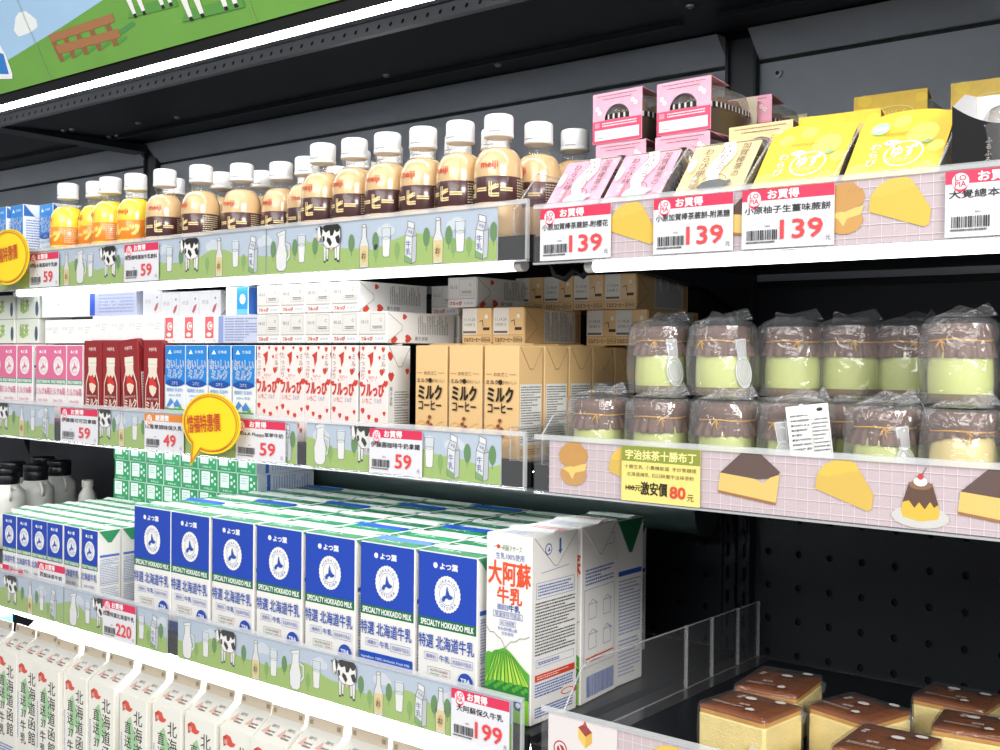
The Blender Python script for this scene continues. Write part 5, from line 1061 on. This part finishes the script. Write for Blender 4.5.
# black box with a pale lining and clear tub
b = MB(); BK = ink('#0f0f11', .55, spec=.2); LN = ink('#cfcfd0', .5)
q = Matrix.Translation((.4985, .006, zs+.0004)) @ Matrix.Rotation(R(-8), 4, 'X')
b.T = q; wv, hv_ = .094, .068
arc = [(wv/2*(1 - i/8)*1.0 if i else wv/2, 0) for i in range(1)]
top = [(wv/2 - wv*i/20, hv_ + .02*(2*i/20-1)**2 - .0) for i in range(21)]
b.prism([(-wv/2*.9, 0), (wv/2*.9, 0)] + top, 0, .0008, 'y', BK)
c = b.canvas((-wv/2, 0, 0), (1, 0, 0), (0, 0, 1)); c.vtext('ふるふる', wv*.33, .058, .0055, '#b9b4ae'); c.vtext('胡麻わらび', wv*.46, .06, .0062, '#cfc9c2'); c.vtext('黒芝麻の', wv*.6, .062, .0055, '#b9b4ae')
ln = MB(); ln.T = q
for sg in (-1, 1): ln.add([(sg*wv*.45, .001, 0), (sg*wv/2, .001, hv_+.0195), (sg*wv*.49, .03, hv_+.040), (sg*wv*.47, .055, hv_+.046), (sg*wv*.44, .06, 0)], [(0, 1, 2, 3, 4)], LN)
ln.add([(-wv*.44, .06, 0), (wv*.44, .06, 0), (wv*.47, .056, hv_+.046), (-wv*.47, .056, hv_+.046)], [(0, 1, 2, 3)], LN)
dm = MB(); dm.T = q @ Matrix.Translation((0, .03, .0)); dm.lathe([(.030, .004), (.034, .05), (.036, .066), (.037, .068), (.034, .07), (.026, .086), (.012, .092), (0, .093)], DOME, 28)
fl = MB(); fl.T = q @ Matrix.Translation((0, .03, .0)); fl.lathe([(0, .004), (.028, .005), (.031, .05), (.026, .068), (0, .07)], ink('#3a3532', .4, var=.2, vscale=60), 20)
thing('black_box_pack', [('black_front', b), ('pale_lining', ln), ('clear_lid', dm), ('filling', fl)], 'black open-fronted box with pale lining at the right edge', 'box')

# ------------------------------------------------------------------ pudding jars in cellophane
def jar(col, tip=False, spoon=None, label=None, seed=1, bag=True):
    r = random.Random(seed); H = .071
    g = MB(); PU = ink(col, .35, coat=1., var=.05, vscale=30, name='pudding')
    g.lathe([(0, .0), (.0245, .0), (.0265, .0015), (.0272, .006), (.0276, .018), (.0272, .034), (.0262, .044), (.0240, .052), (.0225, .056), (.0225, .066), (0, .067)], PU, 36)
    gb = MB(); gb.lathe([(.0246, -.0002), (.0270, .0012), (.0277, .006), (.0277, .0085)], ink('#7d6c4a', .2, coat=1), 36, cap=False)
    cv = MB(); BR = ink('#6a4c41', .6, var=.14, vscale=90, bump=.5, bscale=120)
    ph = r.uniform(0, 6)
    def wob(k, a):
        if k >= 5: return 1
        amp = (.10, .085, .06, .02, .02)[k]
        return 1 + amp*(math.sin(a*17 + ph) + .6*math.sin(a*29 + ph*2))*.6 + (.05*math.sin(a*3 + ph) if k < 2 else 0)
    cv.lathe([(.0293, .0405), (.0286, .0455), (.0272, .051), (.0252, .0552), (.0268, .0585), (.0272, .064), (.0268, .0685), (.0235, .0705), (.012, .0712), (0, .0714)], BR, 132, wob=wob)
    s = MB(); GO = ink('#d9a02c', .4)
    s.tube([(.0262*math.cos(a), .0262*math.sin(a), .0556 + .0006*math.sin(3*a)) for a in [i*2*math.pi/40 for i in range(41)]], .0008, GO, 6)
    ba = r.uniform(-2.2, -.9); bx_, by_ = .027*math.cos(ba), .027*math.sin(ba)
    for dx, dz in ((-.004, -.008), (.003, -.010), (.004, -.004)): s.tube([(bx_, by_, .0556), (bx_ + dx*.6, by_-.002, .0556 + dz*.5), (bx_ + dx, by_-.0015, .0556 + dz)], .0007, GO, 5)
    if tip:
        cv.v = [(v[0]*(.98 if v[2] < .05 else 1), v[1], (.056 - (.056-v[2])*(.25 + .55*max(0, -v[0]/.03)) if v[2] < .056 else v[2]) + .10*v[0]*0) for v in cv.v]
    ps = [('pudding_jar_body', g), ('glass_foot', gb), ('paper_cover', cv), ('gold_string', s)]
    if spoon is not None:
        sp = MB(); SPM = film('clear_spoon_plastic', .45, rough=.12)
        M0 = Matrix.Translation((.0300*math.sin(spoon), -.0300*math.cos(spoon), .018)) @ Matrix.Rotation(spoon*.8, 4, 'Z') @ Matrix.Rotation(R(-8), 4, 'Y'); sp.T = M0
        sp.prism(oval(0, .006, .0088, .0155, 24), -.0008, .0008, 'y', SPM); sp.prism([(-.0048, .02), (.0048, .02), (.0058, .040), (-.0058, .040)], -.0009, .0007, 'y', SPM)
        c = sp.canvas((0, -.0010, 0), (1, 0, 0), (0, 0, 1)); c.line(oval(0, .006, .0085, .0152, 24), .0006, '#eef2f4', True); c.line(oval(0, .007, .0058, .0105, 20), .0004, '#e4eaee', True); c.line([(-.0045, .021), (.0045, .021), (.0055, .039), (-.0055, .039)], .0005, '#eef2f4', True)
        ps.append(('clear_spoon', sp))
    if label:
        lb = MB(); lb.T = Matrix.Translation((.027, -.023, .012)) @ Matrix.Rotation(R(34), 4, 'Z') @ Matrix.Rotation(R(-7), 4, 'Y')
        lb.box(-.019, .019, 0, .0004, 0, .062, ink('#eeeeec', .45)); c = lb.canvas((-.019, 0, 0), (1, 0, 0), (0, 0, 1)); c.lines(.003, .02, .02, .055, 8, '#55585c', .5, 3, .002).lines(.022, .018, .036, .05, 9, '#6a6d70', .5, 4, .0015).frame(.0215, .016, .0365, .052, .0003, '#8a8d90').lines(.003, .004, .03, .014, 3, '#55585c', .5, 5, .002); c.oval(.030, .057, .003, .0018, '#222222', 8); ps.append(('white_label', lb))
    if bag:
        wv = MB(); n = 28; lay = []
        for k, (z, rr) in enumerate(((.0002, .031), (.012, .0325), (.026, .0335), (.04, .0335), (.052, .033), (.062, .0325), (.071, .031), (.0755, .026), (.0775, .018), (.081, .010), (.088, .004))):
            P = sup(0, 0, rr*1.03, rr*1.0, n, .55); rr *= .955; P = sup(0, 0, rr*1.03, rr*1.0, n, .6); lay.append(([(p[0]*(1 + r.uniform(-.03, .03)*(0 < k)), p[1]*(1 + r.uniform(-.03, .03)*(0 < k)) + (k > 7)*.012) for p in P], z + r.uniform(-.0012, .0012)*(k > 0)))
        loft(wv, [([(x, y) for x, y in P], z) for P, z in lay[:8]], BAG, smooth=False, cap0=False, cap1=False)
        # crumpled top: ridged cap with a folded tuft
        P7 = lay[7][0]; m8 = [(x*.55, y*.55, .0775 + r.uniform(-.002, .004)) for x, y in P7]; ctr = (r.uniform(-.004, .004), .004, .079)
        vs = [(*p, .0755) for p in P7] + m8 + [ctr]; wv.add(vs, [(i, (i+1) % n, n+(i+1) % n, n+i) for i in range(n)] + [(n+i, n+(i+1) % n, 2*n) for i in range(n)], BAG)
        tx = r.uniform(-.015, .015)
        wv.add([(-.026, .012, .076), (-.012+tx, .016, .088), (.004+tx, .012, .084), (.018, .017, .09), (.028, .012, .078), (.012, .009, .0765), (-.008, .01, .0775)], [(0, 1, 6), (1, 2, 6), (2, 5, 6), (2, 3, 5), (3, 4, 5)], BAG)
        ps.append(('cellophane_bag', wv))
    return fix(ps)
G = '#cdd684'
zj = 1.3365
for i, (x, y, kw, lab) in enumerate([(.084, .046, dict(seed=1), 'green pudding jar at the left end of the lower jar row'), (.1585, .046, dict(seed=2), 'green pudding jar second in the lower row, above the yellow tag'), (.2335, .046, dict(seed=3), 'green pudding jar with gold bow, third in the lower row'),
                                    (.3055, .048, dict(seed=4, label=True, spoon=.1), 'green pudding jar with a white label sheet in its bag'), (.3885, .048, dict(seed=5, spoon=1.0), 'green pudding jar with spoon right of the labelled one, lower row'), (.457, .044, dict(seed=6, tip=True), 'yellow custard pudding jar with crumpled brown cover'), (.526, .05, dict(seed=14), 'pudding jar cut off by the right edge, lower row')]):
    thing('pudding_jar', jar('#ecd791' if i == 5 else G, **kw), lab, 'pudding jar', (x, y, zj), (0, 0, 0), 'pudding jars in the lower row')
J2 = jar(G, seed=8)
for i, x in enumerate((.118, .19, .262, .334, .406, .478)): thing('pudding_jar', J2, f'green pudding jar in the hidden second row, {ORD[i]} from the left', 'pudding jar', (x, .122, zj), (0, 0, i*math.pi/2), 'pudding jars in the second row')
zu = zj + .0775
for i, (x, y, kw, lab) in enumerate([(.130, .095, dict(seed=21, spoon=1.05), 'upper green pudding jar with clear spoon beside the coffee cartons'), (.2055, .090, dict(seed=22, spoon=1.25), 'second upper green pudding jar, slim spoon at its right side'), (.262, .133, dict(seed=23), 'third upper green pudding jar with gold bow at its right'),
                                    (.314, .158, dict(seed=24), 'fourth upper green pudding jar from the left'), (.363, .178, dict(seed=25), 'fifth upper green pudding jar, set farthest back'), (.443, .082, dict(seed=26), 'large nearest upper green pudding jar at the right'), (.515, .10, dict(seed=27), 'upper pudding jar beyond the right edge')]):
    thing('pudding_jar', jar(G, **kw), lab, 'pudding jar', (x, y, zu), (0, 0, 0), 'pudding jars in the upper row')

# ------------------------------------------------------------------ sponge cakes
SPONGE = ink('#f8e29a', .75, bump=.5, bscale=420, var=.05, vscale=60, name='sponge'); CRUST = ink('#85471c', .42, coat=.3, var=.16, vscale=40, name='baked_crust'); MID = ink('#cf9a4e', .7, var=.1, vscale=90)
def cake(w, d, seed):
    r = random.Random(seed); h = .053
    s = MB(); s.box(-w/2, w/2, -d/2, d/2, 0, h-.0065, SPONGE, .003)
    c = MB(); P = sup(0, 0, w/2-.0003, d/2-.0003, 48, .1)
    loft(c, [([(x*1.0, y*1.0) for x, y in P], h-.0072), ([(x*1.001, y*1.001) for x, y in P], h-.0032)], MID, cap0=False, cap1=False)
    loft(c, [([(x*1.001, y*1.001) for x, y in P], h-.0032), ([(x*.998, y*.998) for x, y in P], h-.0006), ([(x*.985, y*.985) for x, y in P], h), ([(x*.5, y*.5) for x, y in P], h+.0006)], CRUST, cap0=False)
    wv = MB(); n = 40; lay = []
    for k, (z, f) in enumerate(((.0002, 1.03), (.012, 1.05), (.026, 1.055), (.04, 1.05), (h-.003, 1.04), (h+.0018, 1.01), (h+.0028, .7), (h+.003, .3))):
        lay.append(([(x*f*(1 + r.uniform(-.012, .012)*(0 < k < 6)), y*f*(1 + r.uniform(-.012, .012)*(0 < k < 6))) for x, y in P], z + r.uniform(0, .0008)*(k > 0)))
    loft(wv, lay, WRAP, smooth=False, cap0=False)
    WP = ink('#e9e6e2', .4); cv = wv.canvas((0, 0, h+.0048), (1, 0, 0), (0, 1, 0))
    ro = r.uniform(-.12, .12); cv.oval(w*ro, d*r.uniform(.05, .2), .0065, .0045, WP).oval(w*.32, d*r.uniform(.2, .36), .006, .004, WP, up=False)
    cv.text('蜂蜜', -w*(.22+ro), d*.08, .0055, WP, rot=80).text('蛋糕', -w*ro, -d*.22, .0055, WP, rot=5); cv.lines(-w*.35, -d*.4, w*.1, -d*.32, 2, '#d9cfc4', .4, seed, .003)
    cv.poly([(w*.14, -d*.36), (w*.2, -d*.30), (w*.27, -d*.35), (w*.25, -d*.41), (w*.16, -d*.42)], WP)
    f2 = wv.canvas((-w/2, -d/2*1.075, 0), (1, 0, 0), (0, 0, 1)); f2.poly([(w*.82, .012), (w*.9, .013), (w*.93, .024), (w*.86, .030), (w*.8, .024)], '#eadfc4')
    # twisted corner tabs of the wrap
    for sx, sy in ((1, 1),):
        wv.add([(sx*w*.5, sy*d*.42, h-.002), (sx*w*.56, sy*d*.5, h-.006), (sx*w*.55, sy*d*.44, h-.016), (sx*w*.51, sy*d*.36, h-.012)], [(0, 1, 2), (0, 2, 3)], BAG)
    return fix([('sponge', s), ('brown_crust', c), ('clear_wrap', wv)])
for i, (x, y, w_, d_, rz, lab) in enumerate([(.229, .1155, .080, .072, -.12, 'wrapped sponge cake with cut corner, nearest to the clear divider'), (.2155, .2135, .070, .092, .1, 'wrapped sponge cake behind the nearest one, left back corner'), (.3195, .180, .074, .072, -.28, 'wrapped sponge cake in the middle of the group'),
                                              (.3795, .0935, .076, .092, .02, 'wrapped sponge cake at the front, cut by the bottom edge'), (.386, .287, .074, .068, -.05, 'wrapped sponge cake at the back by the dark wall'), (.4275, .206, .074, .070, .12, 'wrapped sponge cake at the right edge below the back one')]):
    thing('sponge_cake', cake(w_, d_, 30+i), lab, 'cake', (x, y, 1.0403), (0, 0, rz), 'wrapped sponge cakes')
